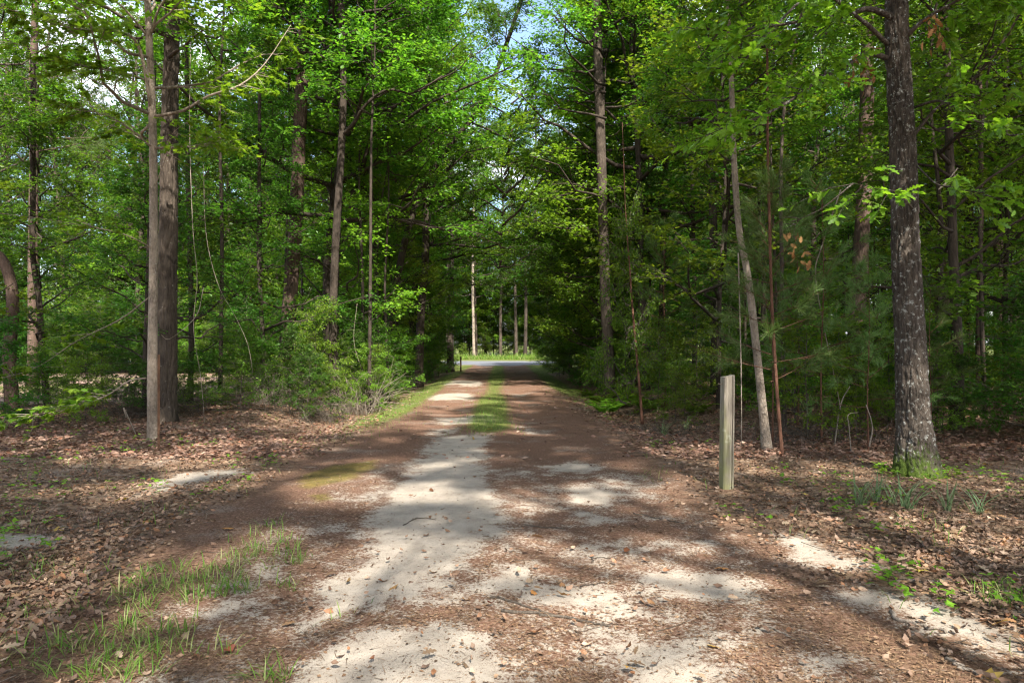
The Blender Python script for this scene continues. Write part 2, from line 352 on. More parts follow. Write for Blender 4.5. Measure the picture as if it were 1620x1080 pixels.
# thin dusting of sand between the patches on the driveway
dz = sst(2.6, 1.6, np.abs(xn-road_cx(yn)-.2))*sst(11, 8, yn)
sval = np.maximum(sval, dz*(.44+.26*fbm(xn*2.2, yn*2.2, seed=77)))
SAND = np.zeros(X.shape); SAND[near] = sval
mossv = np.full(xn.shape, -9.)
for p in MOSS: mossv = np.maximum(mossv, np.clip(sdist(wx, wy, gpoly(p))/.15, -1, 1))
MOSSA = np.zeros(X.shape); MOSSA[near] = np.clip(.5+.5*mossv, 0, 1)
dcx = X-road_cx(Y); half = road_half(Y)
strip = np.exp(-((dcx+.02)/.46)**2)*sst(11.5, 13.5, Y)*(1.1+.35*fbm(X*.5, Y*.33, seed=41))*(1-.35*sst(20, 23, Y)*sst(31, 28, Y))
vergeL = np.exp(-((dcx+2.6)/.75)**2)*sst(9.5, 18, Y)*(1.0+.5*fbm(X*.6, Y*.3, seed=43))
vergeR = np.exp(-((dcx-2.7)/.7)**2)*sst(16, 28, Y)*(1.0+.5*fbm(X*.6, Y*.3, seed=44))
farg = sst(40, 50, Y)*sst(2.0, 2.6, np.abs(dcx))+sst(66, 67, Y)
roady = (Y > 57) & (Y < 72+.02*X)
APR = 1.9+3.0*sst(52, 59, Y)**2
paved = np.where((Y > 46) & (Y < 67), np.clip((APR-np.abs(dcx))/.4, 0, 1)*sst(51, 53, Y), 0)
paved = np.maximum(paved, sst(59, 59.6, Y)*sst(67, 66.4, Y))
GREEN = np.clip(np.maximum.reduce([strip, vergeL, vergeR, farg*.9]), 0, 1)*(1-np.clip(paved, 0, 1))
fieldm = sst(-8.5, -11, X)*sst(17.5, 20, Y)*sst(38, 35, Y)
fn = fbm(X*.2, Y*.5, seed=61)
FIELD = fieldm*np.clip(.55+1.6*fn, 0, 1); GREEN = np.maximum(GREEN, fieldm*np.clip(.5-1.6*fn, 0, 1))
LEAFY = np.clip(sst(1.9, 3.0, np.abs(dcx+.1)-.55*sst(7, 4, Y)*(dcx > 0)+.45*fbm(X*1.5, Y*1.5, seed=51)), 0, 1)
Z = gz(X, Y)
V = np.stack([X, Y, Z], -1).reshape(-1, 3); ny, nx = X.shape
jj, ii = np.meshgrid(np.arange(ny-1), np.arange(nx-1), indexing='ij')
Q = np.stack([jj*nx+ii, jj*nx+ii+1, (jj+1)*nx+ii+1, (jj+1)*nx+ii], -1).reshape(-1, 4)
att = dict(sand=SAND.ravel(), moss=MOSSA.ravel(), green=GREEN.ravel(), field=FIELD.ravel(), leafy=LEAFY.ravel(), paved=np.clip(paved, 0, 1).ravel())
fc = lambda A: A.ravel()[Q].mean(1)
fy = fc(Y); fd = fc(np.abs(dcx)); fp = fc(paved); ff = fc(fieldm); fh = fc(half)
kind = np.zeros(len(Q), int)
kind[(fd < fh) & (fy > 1.5) & (fy < 57)] = 1; kind[ff > .5] = 3; kind[fp > .5] = 2
for k, nm in enumerate(('ground', 'driveway', 'road', 'field')):
    q = Q[kind == k]; u, inv = np.unique(q, return_inverse=True)
    o = link(nm, mesh(nm, V[u], inv.reshape(-1, 4), [M['ground']], True, attrs={a: b[u] for a, b in att.items()})); o['kind'] = 'structure'

def gridval(A, x, y):
    i = np.clip(np.searchsorted(xs, x), 1, nx-1); j = np.clip(np.searchsorted(ys, y), 1, ny-1); return A[j, i]
# ------------------------------------------------------------------ tree growing
def ang(az, el): return np.stack([np.cos(az)*np.cos(el), np.sin(az)*np.cos(el), np.sin(el)], -1)
def grow(rng, limbs, az, el, L, r0, sec=8, twg=6, nl=18, ls=.10, kind='oval', droop=.0, flat=.45, tl=.5, s0=.22, keep=None, curve=.25):
    """limbs (n,3) starts, directions and lengths -> branch mesh data and leaf mesh data"""
    n = len(limbs); s = np.linspace(0, 1, 7)
    d = ang(az, el); up = np.array([0, 0, 1.])
    wob = np.cumsum(rng.normal(0, .05, (n, 7, 3)), 1)*L[:, None, None]; wob[:, 0] = 0
    LP = limbs[:, None]+L[:, None, None]*(s[None, :, None]*d[:, None]+((curve*(1-droop)-droop*.4)*s**2)[None, :, None]*up)+wob*.8
    LR = r0[:, None]*(1-s*.86)[None]
    # secondaries
    k = np.repeat(np.arange(n), sec); u = s0+(1-s0)*rng.random(n*sec); f = u*6; i0 = np.minimum(f.astype(int), 5); fr = (f-i0)[:, None]
    b = LP[k, i0]*(1-fr)+LP[k, i0+1]*fr
    side = np.where(rng.random(n*sec) < .5, -1, 1)*rng.uniform(.45, 1.15, n*sec)
    a2 = az[k]+side; e2 = rng.normal(.12, .25, n*sec); L2 = L[k]*.42*(1.15-u)*rng.uniform(.7, 1.3, n*sec)+.25
    s4 = np.linspace(0, 1, 4); d2 = ang(a2, e2)
    SP = b[:, None]+L2[:, None, None]*(s4[None, :, None]*d2[:, None]-((droop*.5-.05)*s4**2)[None, :, None]*up)+np.cumsum(rng.normal(0, .05, (n*sec, 4, 3)), 1)*L2[:, None, None]*(s4 > 0)[None, :, None]
    SR = np.maximum(.004, r0[k]*.38*(1.2-u))[:, None]*(1-s4*.75)[None]
    # twigs
    m = n*sec; k2 = np.repeat(np.arange(m), twg); u2 = .15+.85*rng.random(m*twg); f = u2*3; i0 = np.minimum(f.astype(int), 2); fr = (f-i0)[:, None]
    b2 = SP[k2, i0]*(1-fr)+SP[k2, i0+1]*fr
    a3 = a2[k2]+rng.normal(0, .9, m*twg); e3 = rng.normal(.05-droop*.3, .3, m*twg); L3 = tl*rng.uniform(.5, 1.25, m*twg); d3 = ang(a3, e3)
    if keep is not None:
        kp = keep(b2+d3*L3[:, None]*.6); b2, d3, L3, a3 = b2[kp], d3[kp], L3[kp], a3[kp]
    TP = np.stack([b2, b2+d3*L3[:, None]], 1); TR = np.tile([.004, .002], (len(b2), 1))
    B = join([tubes(LP, LR, 6), tubes(SP, SR, 4, False), tubes(TP, TR, 3, False)])
    kk = np.repeat(np.arange(len(b2)), nl); c = len(kk); t = rng.uniform(.1, 1.1, c)
    ll = np.where(rng.random(c) < .5, -1, 1)*rng.uniform(.3, 1.3, c); D = ang(a3[kk]+ll, rng.normal(-.15-droop, .35, c))
    P = b2[kk]+d3[kk]*(L3[kk]*t)[:, None]+rng.normal(0, .055, (c, 3))*np.array([1, 1, .7])*(ls/.1)
    Nn = np.array([0, 0, 1.])+rng.normal(0, flat, (c, 3))
    if keep is not None:
        kp = keep(P); P, D, Nn = P[kp], D[kp], Nn[kp]; c = len(P)
    return B, (P, D, Nn, ls*rng.uniform(.6, 1.25, c), kind)
def crown_limbs(rng, H, base, R, n, x=0, y=0, top=.95, low=.55, cone=False):
    t = (np.arange(n)+rng.random(n))/n; z = base+(H-base)*t*top
    az = np.arange(n)*2.39996+rng.normal(0, .35, n)
    if cone: L = R*(1.02-t)*rng.uniform(.75, 1.15, n)+.2
    else: L = R*np.clip(np.sin(math.pi*(low*.45+(1-low*.28)*t*.92)), .25, 1)**.7*rng.uniform(.6, 1.15, n)
    el = .05+t*.85+rng.normal(0, .14, n)
    return np.stack([np.full(n, x), np.full(n, y), z], -1), az, el, L
def needle_tufts(rng, C_, D_, ln=.17, n=40, spread=1.1):
    """bundles of long needles round shoot tips"""
    c = len(C_); k = np.repeat(np.arange(c), n); D = unit(D_[k]+rng.normal(0, spread*.5, (c*n, 3)))
    P = C_[k]-D_[k]*rng.uniform(0, .16, c*n)[:, None]
    return (P, D, rng.normal(0, 1, (c*n, 3)), ln*rng.uniform(.7, 1.15, c*n), 'pineneedle')
_t('pineneedle', [(0, .020, 0), (0, -.020, 0), (1, 0, -.08)], [(0, 1, 2)])
_t('straw', [(0, .02, 0), (0, -.02, 0), (1, 0, .03)], [(0, 1, 2)])
def trunk_mesh(name, path, r0, r1, mat, S=10, K=26, flare=1.35, rough=.05, hi=None, seed=0, fl_h=.35):
    P = spline(path, K); t = np.linspace(0, 1, K); h = P[:, 2]-P[0, 2]
    R = r0+(r1-r0)*t**.9; R = R*(1+(flare-1)*np.exp(-h/fl_h))
    V_, F_ = tubes(P[None], R[None], S); V_ = V_.reshape(K, S, 3)
    an = np.arange(S)*2*math.pi/S; A, Z_ = np.meshgrid(an, h, indexing='xy'); ca, sa = np.cos(A), np.sin(A)
    rad = V_-P[:, None]; rl = np.linalg.norm(rad, axis=-1)
    if hi:
        circ = 2*math.pi*r0; q = circ/hi['plate']/(2*math.pi)
        w = .25*fbm(ca*3, sa*3, Z_*1.5, 3, seed)
        rid = np.abs(vnoise(ca*q*1.0+w*3, sa*q*1.0, Z_/hi['len']+w*2, seed+1)); rid2 = np.abs(vnoise(ca*q*2.2, sa*q*2.2+w*2, Z_/hi['len']*1.9, seed+2))
        bk = np.clip(rid*3.2, 0, 1)*.7+np.clip(rid2*3, 0, 1)*.3
        d = hi['amp']*(bk-.6)+.03*r0*fbm(ca*1.5, sa*1.5, Z_*.8, 3, seed+4)*4*.5+.3*hi['amp']*fbm(ca*q*4, sa*q*4, Z_/hi['len']*6, 2, seed+9)
        lob = .16*r0*np.exp(-Z_/.28)*(np.cos(A*5+seed)+.6*np.cos(A*3+1))
        d = d+lob
    else:
        d = rough*r0*fbm(ca*2, sa*2, Z_*1.2, 3, seed)*2+.10*r0*np.exp(-Z_/.3)*np.cos(A*4+seed)
    V_ = V_+rad/rl[..., None]*d[..., None]
    return mesh(name, V_.reshape(-1, 3), F_, [mat], True)

def lv_mesh(name, data, mat, ox=(0, 0, 0)):
    P, D, Nn, s, k = data; V_, F_ = leaves(k, P-np.array(ox), D, Nn, s); return mesh(name, V_, F_, [mat])
PROTO = {}
def proto(key, seed, H, base, R, n, mat, bark, r_trunk, leaf='oval', **kw):
    rng = np.random.default_rng(seed)
    st, az, el, Ln = crown_limbs(rng, H, base, R, n, low=kw.pop('low', .55))
    wx_ = rng.normal(0, .012*H, 5); wy_ = rng.normal(0, .012*H, 5); wx_[0] = wy_[0] = 0
    path = np.stack([wx_, wy_, np.array([-.1, .25, .5, .75, .97])*H], -1)
    for c in (0, 1): st[:, c] = np.interp(st[:, 2], path[:, 2], path[:, c])
    B, Lf = grow(rng, st, az, el, Ln, .10*r_trunk+.012*Ln, kind=leaf, **kw)
    PROTO[key] = dict(H=H, trunk=trunk_mesh('trunk', path, r_trunk, r_trunk*.22, bark, seed=seed), branches=mesh('branches', *B, [bark], True), crown=lv_mesh('crown', Lf, mat))
bp, bg, bd = M['bark_pine'], M['bark_grey'], M['bark_dark']
for k, (sd_, mt, bk, lf) in enumerate([(1, 'leaf_broad', bg, 'oval'), (2, 'leaf_dark', bd, 'oval'), (3, 'leaf_broad', bd, 'lobed'), (4, 'leaf_dark', bg, 'oval')]):
    proto('tall%d' % k, sd_, 17, 5.0, 3.7, 30, M[mt], bk, .16, lf, sec=8, twg=6, nl=12 if lf == 'oval' else 8, ls=.115, tl=.6)
for k, (sd_, mt, bk, lf) in enumerate([(11, 'leaf_broad', bd, 'oval'), (12, 'leaf_light', bd, 'lobed'), (13, 'leaf_dark', bd, 'oval')]):
    proto('mid%d' % k, sd_, 9, 1.3, 2.7, 26, M[mt], bk, .06, lf, sec=7, twg=6, nl=12 if lf == 'oval' else 9, ls=.11, tl=.5, low=.9)
for k, (sd_, mt, lf, dr) in enumerate([(21, 'leaf_broad', 'oval', 0), (22, 'leaf_light', 'oval', .2), (23, 'leaf_dark', 'lobed', 0)]):
    proto('shrub%d' % k, sd_, 2.6, .15, 1.2, 16, M[mt], M['twig_dark'], .018, lf, sec=6, twg=4, nl=12, ls=.075, tl=.3, low=1.1, droop=dr)
for k, sd_ in enumerate((51, 52, 53)):
    proto('pole%d' % k, sd_, 14, 7.5, 2.0, 14, M['leaf_broad'], bd if k < 2 else bg, .055, 'oval', sec=6, twg=6, nl=12, ls=.12, tl=.5)
def proto_pine(key, seed, H, base, R, n, rt, tn, ln, bark):
    rng = np.random.default_rng(seed); st, az, el, Ln = crown_limbs(rng, H, base, R, n, cone=(H < 9))
    s = np.linspace(0, 1, 5); d = ang(az, el*.8+.1)
    LP = st[:, None]+Ln[:, None, None]*(s[None, :, None]*d[:, None]+.12*(s**2)[None, :, None]*np.array([0, 0, 1.])); LR = ((.012+.012*Ln) if H > 9 else (.004+.004*Ln))[:, None]*(1-.8*s)
    k = np.repeat(np.arange(n), tn); u = rng.uniform(.35, 1.0, n*tn); b = st[k]+Ln[k][:, None]*u[:, None]*d[k]; dd = unit(d[k]+rng.normal(0, .5, (n*tn, 3))+np.array([0, 0, .25]))
    tip = b+dd*rng.uniform(.15, .5, n*tn)[:, None]*min(1, R/2); TP = np.stack([b, tip], 1)
    B = join([tubes(LP, LR, 5), tubes(TP, np.tile([.006, .004], (len(b), 1)), 3, False)])
    PROTO[key] = dict(H=H, trunk=trunk_mesh('trunk', [(0, 0, -.1), (.02*R, 0, H*.3), (0, .03*R, H*.6), (0, 0, H)], rt, rt*.25, bark, seed=seed, K=20),
                      branches=mesh('branches', *B, [bark], True), crown=lv_mesh('crown', needle_tufts(rng, tip, dd, ln), M['needle']))
for k, (sd_, mt) in enumerate([(41, 'leaf_broad'), (42, 'leaf_light')]):
    proto('arch%d' % k, sd_, 13, 3.9, 4.9, 34, M[mt], bd, .13, 'oval', sec=8, twg=6, nl=13, ls=.13, tl=.6, low=1.0, curve=.12)
proto_pine('pine0', 31, 21, 10, 3.0, 42, .19, 11, .30, bp)
proto_pine('pinelet0', 32, 5.2, 1.3, 1.25, 24, .020, 6, .22, M['bark_red'])
proto_pine('pinelet1', 33, 3.8, .8, 1.1, 20, .016, 5, .21, M['bark_red'])
def place(key, name, x, y, label, cat, group=None, sc=1.0, rz=None, z=None, parts=('trunk', 'branches', 'crown'), szc=1.0):
    p = PROTO[key]; z = float(gz(x, y)) if z is None else z
    t = thing(name, (x, y, z), label, cat, group, rz=RNG.random()*6.28 if rz is None else rz); t.scale = (sc, sc, sc*szc)
    for q in parts: link(q, p[q], t)
    return t

# ------------------------------------------------------------------ trees whose trunks the photograph shows one by one
def traced(name, pts, w0, d, w1=None, mat=bg, crown=None, label='', group=None, cat='tree', csc=1.0, lean=0, hi=None, S=12, K=30, flare=1.3, topz=None, cup=0, seed=None):
    """trunk traced through photo points at distance d; widths in photo pixels"""
    P = [W(a, b, d) for a, b in pts]; x0, y0 = P[0][0], P[0][1]; g = float(gz(x0, y0)); P[0][2] = g-.08
    if topz and P[-1][2] < topz:
        dv = P[-1]-P[-2]; dv = dv/max(.3, dv[2])*np.array([.5, .5, 1]); P.append(P[-1]+dv*(topz-P[-1][2]))
    org = np.array((x0, y0, g)); P = np.array(P)+np.linspace(0, lean, len(P))[:, None]*np.array([0, 1, 0])
    r0 = w0/FPX*d/2; r1 = (w1 or w0*.5)/FPX*d/2
    t = thing(name, tuple(org), label, cat, group)
    sd_ = seed if seed is not None else int(abs(pts[0][0]))
    link('trunk', trunk_mesh('trunk', P-org, r0, r1, mat, S, K, flare, seed=sd_, hi=hi), t)
    if crown:
        p = PROTO[crown]; top = P[-1]-org
        for q in ('branches', 'crown'): link(q, p[q], t, loc=(top[0]*.8, top[1]*.8, cup), rz=sd_*1.7 % 6.28, sc=(csc, csc, csc*max(.7, (top[2]-cup*.8)/p['H']) if topz else csc))
    return t, org, P
HB = dict(plate=.050, len=.14, amp=.034)
oak, oak_o, oak_P = traced('oak_tree', [(1450, 752), (1447, 700), (1441, 560), (1433, 400), (1427, 200), (1419, 60), (1417, -60), (1412, -300), (1415, -700)], 51, 8.45, 20, M['bark_oak'],
    label='thick mossy-footed oak with pale flecked bark standing nearest, beyond the wooden post', hi=HB, S=120, K=420, flare=1.6)
gum, gum_o, gum_P = traced('sweetgum_tree', [(243, 698), (241, 600), (243, 400), (242, 220), (236, 60), (232, -80), (238, -400)], 16.5, 11.4, 7, M['bark_pale'],
    label='slim straight tree with smooth pale trunk just behind the rusty stake', hi=dict(plate=.03, len=.05, amp=.004), S=40, K=220, flare=1.15)
big, big_o, _ = traced('pine_tree', [(262, 668), (264, 560), (266, 400), (268, 200), (272, 60), (274, -200)], 31, 14.2, 17, M['bark_grey'], 'tall0', cup=3,
    label='stout dark ridged trunk close behind the slim pale one', hi=dict(plate=.07, len=.3, amp=.035), S=90, K=260, topz=17, csc=1.0)
T = [
 # name, points, w0, dist, w1, mat, crown, label, topz, csc
 ('crooked_tree', [(20, 658), (15, 560), (20, 470), (4, 412), (-35, 380), (-90, 300)], 20, 15.4, 13, 'bark_pine', 'mid1', 'crooked tree bent away over the wire fence, dark at its foot', 8, .9),
 ('slim_tree', [(76, 645), (68, 570), (62, 480), (52, 400), (52, 300)], 10, 17.6, 7, 'bark_dark', 'mid0', 'thin wavy dark tree rising behind the wire fence', 9, 1.0),
 ('pine_tree', [(52, 628), (52, 400), (54, 250), (52, 130), (55, 40)], 15, 27, 9, 'bark_pine', 'pine0', 'pale pine trunk high above the thin wavy tree by the fence', 19, 1.0),
 ('slim_tree', [(229, 655), (231, 560), (236, 400), (240, 300)], 10, 15.4, 6, 'bark_dark', 'mid2', 'thin almost black trunk half hidden behind the slim pale tree', 8, .8),
 ('slim_tree', [(300, 640), (303, 520), (300, 380), (297, 250)], 9, 19, 6, 'bark_dark', 'mid0', 'thin dark trunk between the stout ridged trunk and the leafy saplings', 10, 1.0),
 ('pine_tree', [(449, 630), (455, 520), (466, 380), (472, 250), (478, 120), (483, 0), (485, -100)], 24, 21.5, 17, 'bark_pine', 'tall3', 'reddish brown pine leaning slightly towards the drive, clear of its neighbours', 19, 1.1),
 ('slim_tree', [(424, 635), (415, 520), (409, 400), (410, 300)], 8, 19.5, 5, 'bark_dark', 'mid2', 'thin dark trunk just before the reddish leaning pine', 9, .9),
 ('forked_tree', [(529, 638), (527, 500), (533, 350), (541, 220), (543, 120), (540, 0)], 14, 19, 9, 'bark_dark', 'tall1', 'dark trunk with a mossy arching limb, brush tangled round its foot', 18, 1.0),
 ('pale_tree', [(590, 600), (590, 420), (592, 300), (592, 190), (590, 60)], 13, 30, 8, 'bark_grey', 'tall2', 'pale pinkish trunk showing through leaves above the brush heap', 20, 1.1),
 ('leaning_tree', [(598, 612), (622, 480), (640, 385), (668, 300), (715, 225), (770, 150)], 14, 27, 6, 'bark_dark', 'tall3', 'dark tree arching in a long curve over the drive', 16, .95),
 ('dark_tree', [(662, 592), (666, 500), (673, 400), (676, 250)], 14, 30, 9, 'bark_dark', 'tall1', 'almost black trunk at the edge of the drive, nearest its grassy verge', 18, 1.0),
 ('dark_tree', [(712, 577), (713, 520), (714, 400), (713, 250)], 11, 46, 8, 'bark_grey', 'tall0', 'trunk with spreading roots where the drive meets the grass', 20, 1.15),
 ('pine_tree', [(966, 618), (963, 560), (957, 450), (953, 300), (947, 120), (943, 0), (942, -80)], 18, 23.5, 13, 'bark_grey', 'tall2', 'tall straight grey trunk rising above the ferns beside the drive', 19, 1.0),
 ('dark_tree', [(955, 600), (956, 500), (953, 420), (950, 300)], 8, 27, 6, 'bark_dark', 'mid0', 'slim black trunk tucked behind the grey trunk above the ferns', 12, 1.2),
 ('pine_tree', [(1008, 612), (1010, 470), (1014, 330), (1018, 200), (1022, 60)], 14, 27, 9, 'bark_grey', 'tall3', 'second straight trunk in from the drive behind the ferns', 20, 1.05),
 ('pine_tree', [(1046, 612), (1048, 450), (1052, 300), (1056, 150)], 12, 28, 8, 'bark_grey', 'tall0', 'third straight trunk in from the drive, half veiled by leaves', 19, 1.0),
 ('pine_tree', [(1132, 640), (1131, 480), (1128, 330), (1124, 150)], 15, 22, 10, 'bark_dark', 'tall1', 'dark trunk deep in the wood above the wooden post', 18, 1.0),
 ('slim_tree', [(1098, 620), (1099, 500), (1097, 380), (1094, 230)], 8, 26, 5, 'bark_dark', 'mid2', 'thin dark trunk in the wood, a little nearer the drive than the post', 12, 1.1),
 ('leaning_tree', [(1214, 712), (1207, 650), (1191, 500), (1182, 430), (1169, 360), (1161, 250), (1157, 120), (1150, -20), (1150, -120)], 14.5, 10.4, 6, 'bark_pale', 'mid0', 'slim pale tree leaning gently, standing just beyond the wooden post', None, .9),
 ('pine_sapling', [(1238, 724), (1228, 600), (1220, 450), (1216, 300), (1214, 180), (1214, 60)], 5.5, 9.8, 3.5, 'bark_red', 'pinelet0', 'reddish pole-thin pine crossing beside the slim pale leaning tree', None, .8),
 ('pine_tree', [(1350, 668), (1352, 560), (1361, 420), (1368, 270), (1372, 120), (1374, 0)], 27, 16.5, 17, 'bark_pine', 'tall3', 'broad shaded pine trunk behind the pine saplings', 18, 1.0),
 ('dark_tree', [(1512, 700), (1515, 600), (1512, 500), (1506, 350), (1500, 180)], 20, 12.6, 9, 'bark_dark', 'mid0', 'dark trunk in the thicket just past the thick mossy oak', 10, 1.1),
 ('slim_tree', [(1548, 640), (1549, 480), (1552, 300), (1550, 120)], 9, 17, 6, 'bark_pine', 'mid1', 'slim brown trunk in the lit thicket beyond the mossy oak', 11, 1.1),
 ('slim_tree', [(1592, 650), (1590, 480), (1594, 300), (1590, 100)], 8, 18, 6, 'bark_dark', 'mid1', 'thin dark trunk at the outer side of the lit thicket', 12, 1.1),
 ('red_sapling', [(1017, 652), (1008, 570), (1000, 480), (996, 420), (990, 340)], 4.5, 16, 1.2, 'bark_red', 'shrub0', 'thin reddish sapling standing free before the ferns', 6.8, .7),
 ('slim_tree', [(750, 562), (749, 520), (748, 450), (749, 350)], 4.6, 78, 4, 'bark_pale', 'tall2', 'white-barked trunk across the road by the small marker post', 19, 1.2),
]
for nm, pts, w0, d, w1, mt, cr, lb, tz, cs in T:
    if lb.startswith('slim pale tree leaning'): cs = .62
    cu = 5.0 if (cr or '').startswith('tall') and d < 31 and nm != 'leaning_tree' else (3.6 if lb.startswith('slim pale tree leaning') else 0)
    t, o_, P_ = traced(nm, pts, w0, d, w1, M[mt], cr, label=lb, topz=tz, csc=cs, flare=1.5 if d > 25 else 1.3, cup=cu)

# ---- limbs and leaves of the near oak
def limb_path(pts, ds, n=16):
    return spline([W(a, b, d) for (a, b), d in zip(pts, ds)], n)
def sprays(rng, path, r, s_from, count, tl, nl, ls, kind, flat=.5, droop=.25):
    """twigs with leaves along the outer part of a limb: limb+twig mesh, leaf data"""
    n = len(path); u = rng.uniform(s_from, 1, count); f = u*(n-1); i0 = np.minimum(f.astype(int), n-2); fr = (f-i0)[:, None]
    b = path[i0]*(1-fr)+path[i0+1]*fr; tg = unit(path[i0+1]-path[i0]); a0 = np.arctan2(tg[:, 1], tg[:, 0])
    a = a0+np.where(rng.random(count) < .5, -1, 1)*rng.uniform(.2, 1.2, count); e = rng.normal(-.05, .3, count); Lh = tl*rng.uniform(.5, 1.3, count)
    d = ang(a, e); s = np.linspace(0, 1, 4)
    TP = b[:, None]+Lh[:, None, None]*(s[None, :, None]*d[:, None]-droop*(s**2)[None, :, None]*np.array([0, 0, 1.]))+np.cumsum(rng.normal(0, .03, (count, 4, 3)), 1)*Lh[:, None, None]*(s > 0)[None, :, None]
    B = join([tubes(path[None], (r*(1-.85*np.linspace(0, 1, n)))[None], 8), tubes(TP, np.tile([.006, .005, .003, .002], (count, 1)), 4, False)])
    k = np.repeat(np.arange(count), nl); c = len(k); t = rng.uniform(.3, 1.05, c)*3; j = np.minimum(t.astype(int), 2); fr = (t-j)[:, None]
    P = TP[k, j]*(1-fr)+TP[k, j+1]*fr; D = ang(a[k]+rng.normal(0, .8, c), rng.normal(-.35, .35, c))
    return B, (P, D, np.array([0, 0, 1.])+rng.normal(0, flat, (c, 3)), ls*rng.uniform(.7, 1.2, c), kind)
rng = np.random.default_rng(5)
OAKL = [ # points, distances, radius, twigs, leaves each
 ([(1412, 28), (1375, 14), (1340, 24), (1290, 30), (1245, 38), (1160, 48), (1090, 44)], [8.4, 8.3, 8.2, 8.1, 8.0, 7.8, 7.6], .040, 26, 9),
 ([(1402, 92), (1375, 86), (1335, 106), (1290, 130), (1250, 160), (1190, 190), (1130, 205)], [8.4, 8.2, 8.0, 7.8, 7.5, 7.2, 7.0], .034, 26, 9),
 ([(1404, 70), (1360, 30), (1290, -10), (1210, 60), (1160, 120)], [8.4, 8.2, 7.9, 7.6, 7.4], .03, 20, 9),
 ([(1432, 60), (1465, 30), (1530, -5), (1600, -20)], [8.4, 8.2, 8.0, 7.8], .032, 18, 9),
 ([(1440, 222), (1475, 178), (1515, 148), (1580, 120), (1640, 90)], [8.4, 8.3, 8.0, 7.8, 7.6], .022, 16, 8),
 ([(1446, 170), (1490, 160), (1540, 190), (1600, 215), (1660, 225)], [8.4, 8.1, 7.7, 7.4, 7.2], .018, 14, 8),
 ([(1448, 260), (1480, 290), (1505, 296), (1560, 310)], [8.4, 8.0, 7.6, 7.4], .012, 8, 6),
 ([(1444, 330), (1420, 305), (1395, 300), (1350, 290)], [8.2, 7.8, 7.4, 7.2], .012, 6, 6),
]
sh_leaf = [mesh('leaf', *leaves('oak' if k < 2 else 'maple', np.zeros((1, 3)), np.array([[1., 0, 0]]), np.array([[0, 0, 1.]]), np.array([1.])), [M['leaf_light' if k % 2 else 'leaf_broad']]) for k in range(4)]
from mathutils import Matrix
def leaf_objects(parent, data, idx, which, org):
    P, D, Nn, s, _ = data
    for i in idx:
        d = D[i]/np.linalg.norm(D[i]); sd_ = np.cross(Nn[i], d); sd_ /= np.linalg.norm(sd_); n_ = np.cross(d, sd_)
        m = Matrix(((d[0], sd_[0], n_[0], 0), (d[1], sd_[1], n_[1], 0), (d[2], sd_[2], n_[2], 0), (0, 0, 0, 1)))
        o = link('leaf', sh_leaf[which[i % len(which)]], parent); o.matrix_local = Matrix.Translation(Vector(P[i]-org)) @ m @ Matrix.Diagonal((s[i], s[i], s[i], 1))
rest = []; nobj = 0
for pts, ds, r, tw, nl in OAKL:
    path = limb_path(pts, ds); B, Lf = sprays(rng, path, r, .3, tw+4, .5, nl+3, .15, 'oak')
    br = link('branch', mesh('branch', B[0]-oak_o, B[1], [M['bark_oak']], True), oak)
    P = Lf[0]; px = CX+P[:, 0]/P[:, 1]*FPX; py = HZ-(P[:, 2]-EYE)/P[:, 1]*FPX
    vis = np.where((px > 0) & (px < 1620) & (py > 0))[0]; vis = rng.permutation(vis)[:max(0, min(len(vis), 42, 300-nobj))]; nobj += len(vis)
    leaf_objects(br, Lf, vis, (1,), oak_o)
    kp = np.setdiff1d(np.arange(len(P)), vis); rest.append(tuple(a[kp] for a in Lf[:4]))
for px, py, d, n in [(1365, 105, 7.9, 26), (1478, 45, 8.1, 24), (1255, 385, 7.6, 16)]:
    c = W(px, py, d); P = c+rng.normal(0, .07, (n, 3))*np.array([1, 1, 1.5]); D = rng.normal(0, .5, (n, 3))+np.array([0, 0, -1.])
    V_, F_ = leaves('oak', P-oak_o, D, rng.normal(0, 1, (n, 3)), rng.uniform(.08, .13, n)); q = link('dead_leaves', mesh('dead_leaves', V_, F_, [M['leaf_brown']]), oak); q['kind'] = 'stuff'
B, _ = sprays(rng, limb_path([(1350, 290), (1300, 330), (1262, 350), (1255, 378)], [7.2, 7.3, 7.5, 7.6]), .009, .5, 6, .2, 1, .1, 'oak'); link('branch', mesh('branch', B[0]-oak_o, B[1], [M['bark_oak']], True), oak)
st, az, el, Ln = crown_limbs(rng, 17, 6.2, 4.2, 26); st += np.array([oak_o[0], oak_o[1], 0]); st[:, 0] -= .25
B, Lf = grow(rng, st, az, el, Ln, .02+.013*Ln, kind='oval', sec=8, twg=6, nl=12, ls=.13, tl=.55)
link('branches', mesh('branches', B[0]-oak_o, B[1], [M['bark_grey']], True), oak)
V1 = leaves('oak', *[np.concatenate([q[i] for q in rest]) for i in range(4)]); V2 = leaves('oval', *Lf[:4])
stuff(link('crown', mesh('crown', *join([(V1[0]-oak_o, V1[1]), (V2[0]-oak_o, V2[1])]), [M['leaf_light']]), oak))

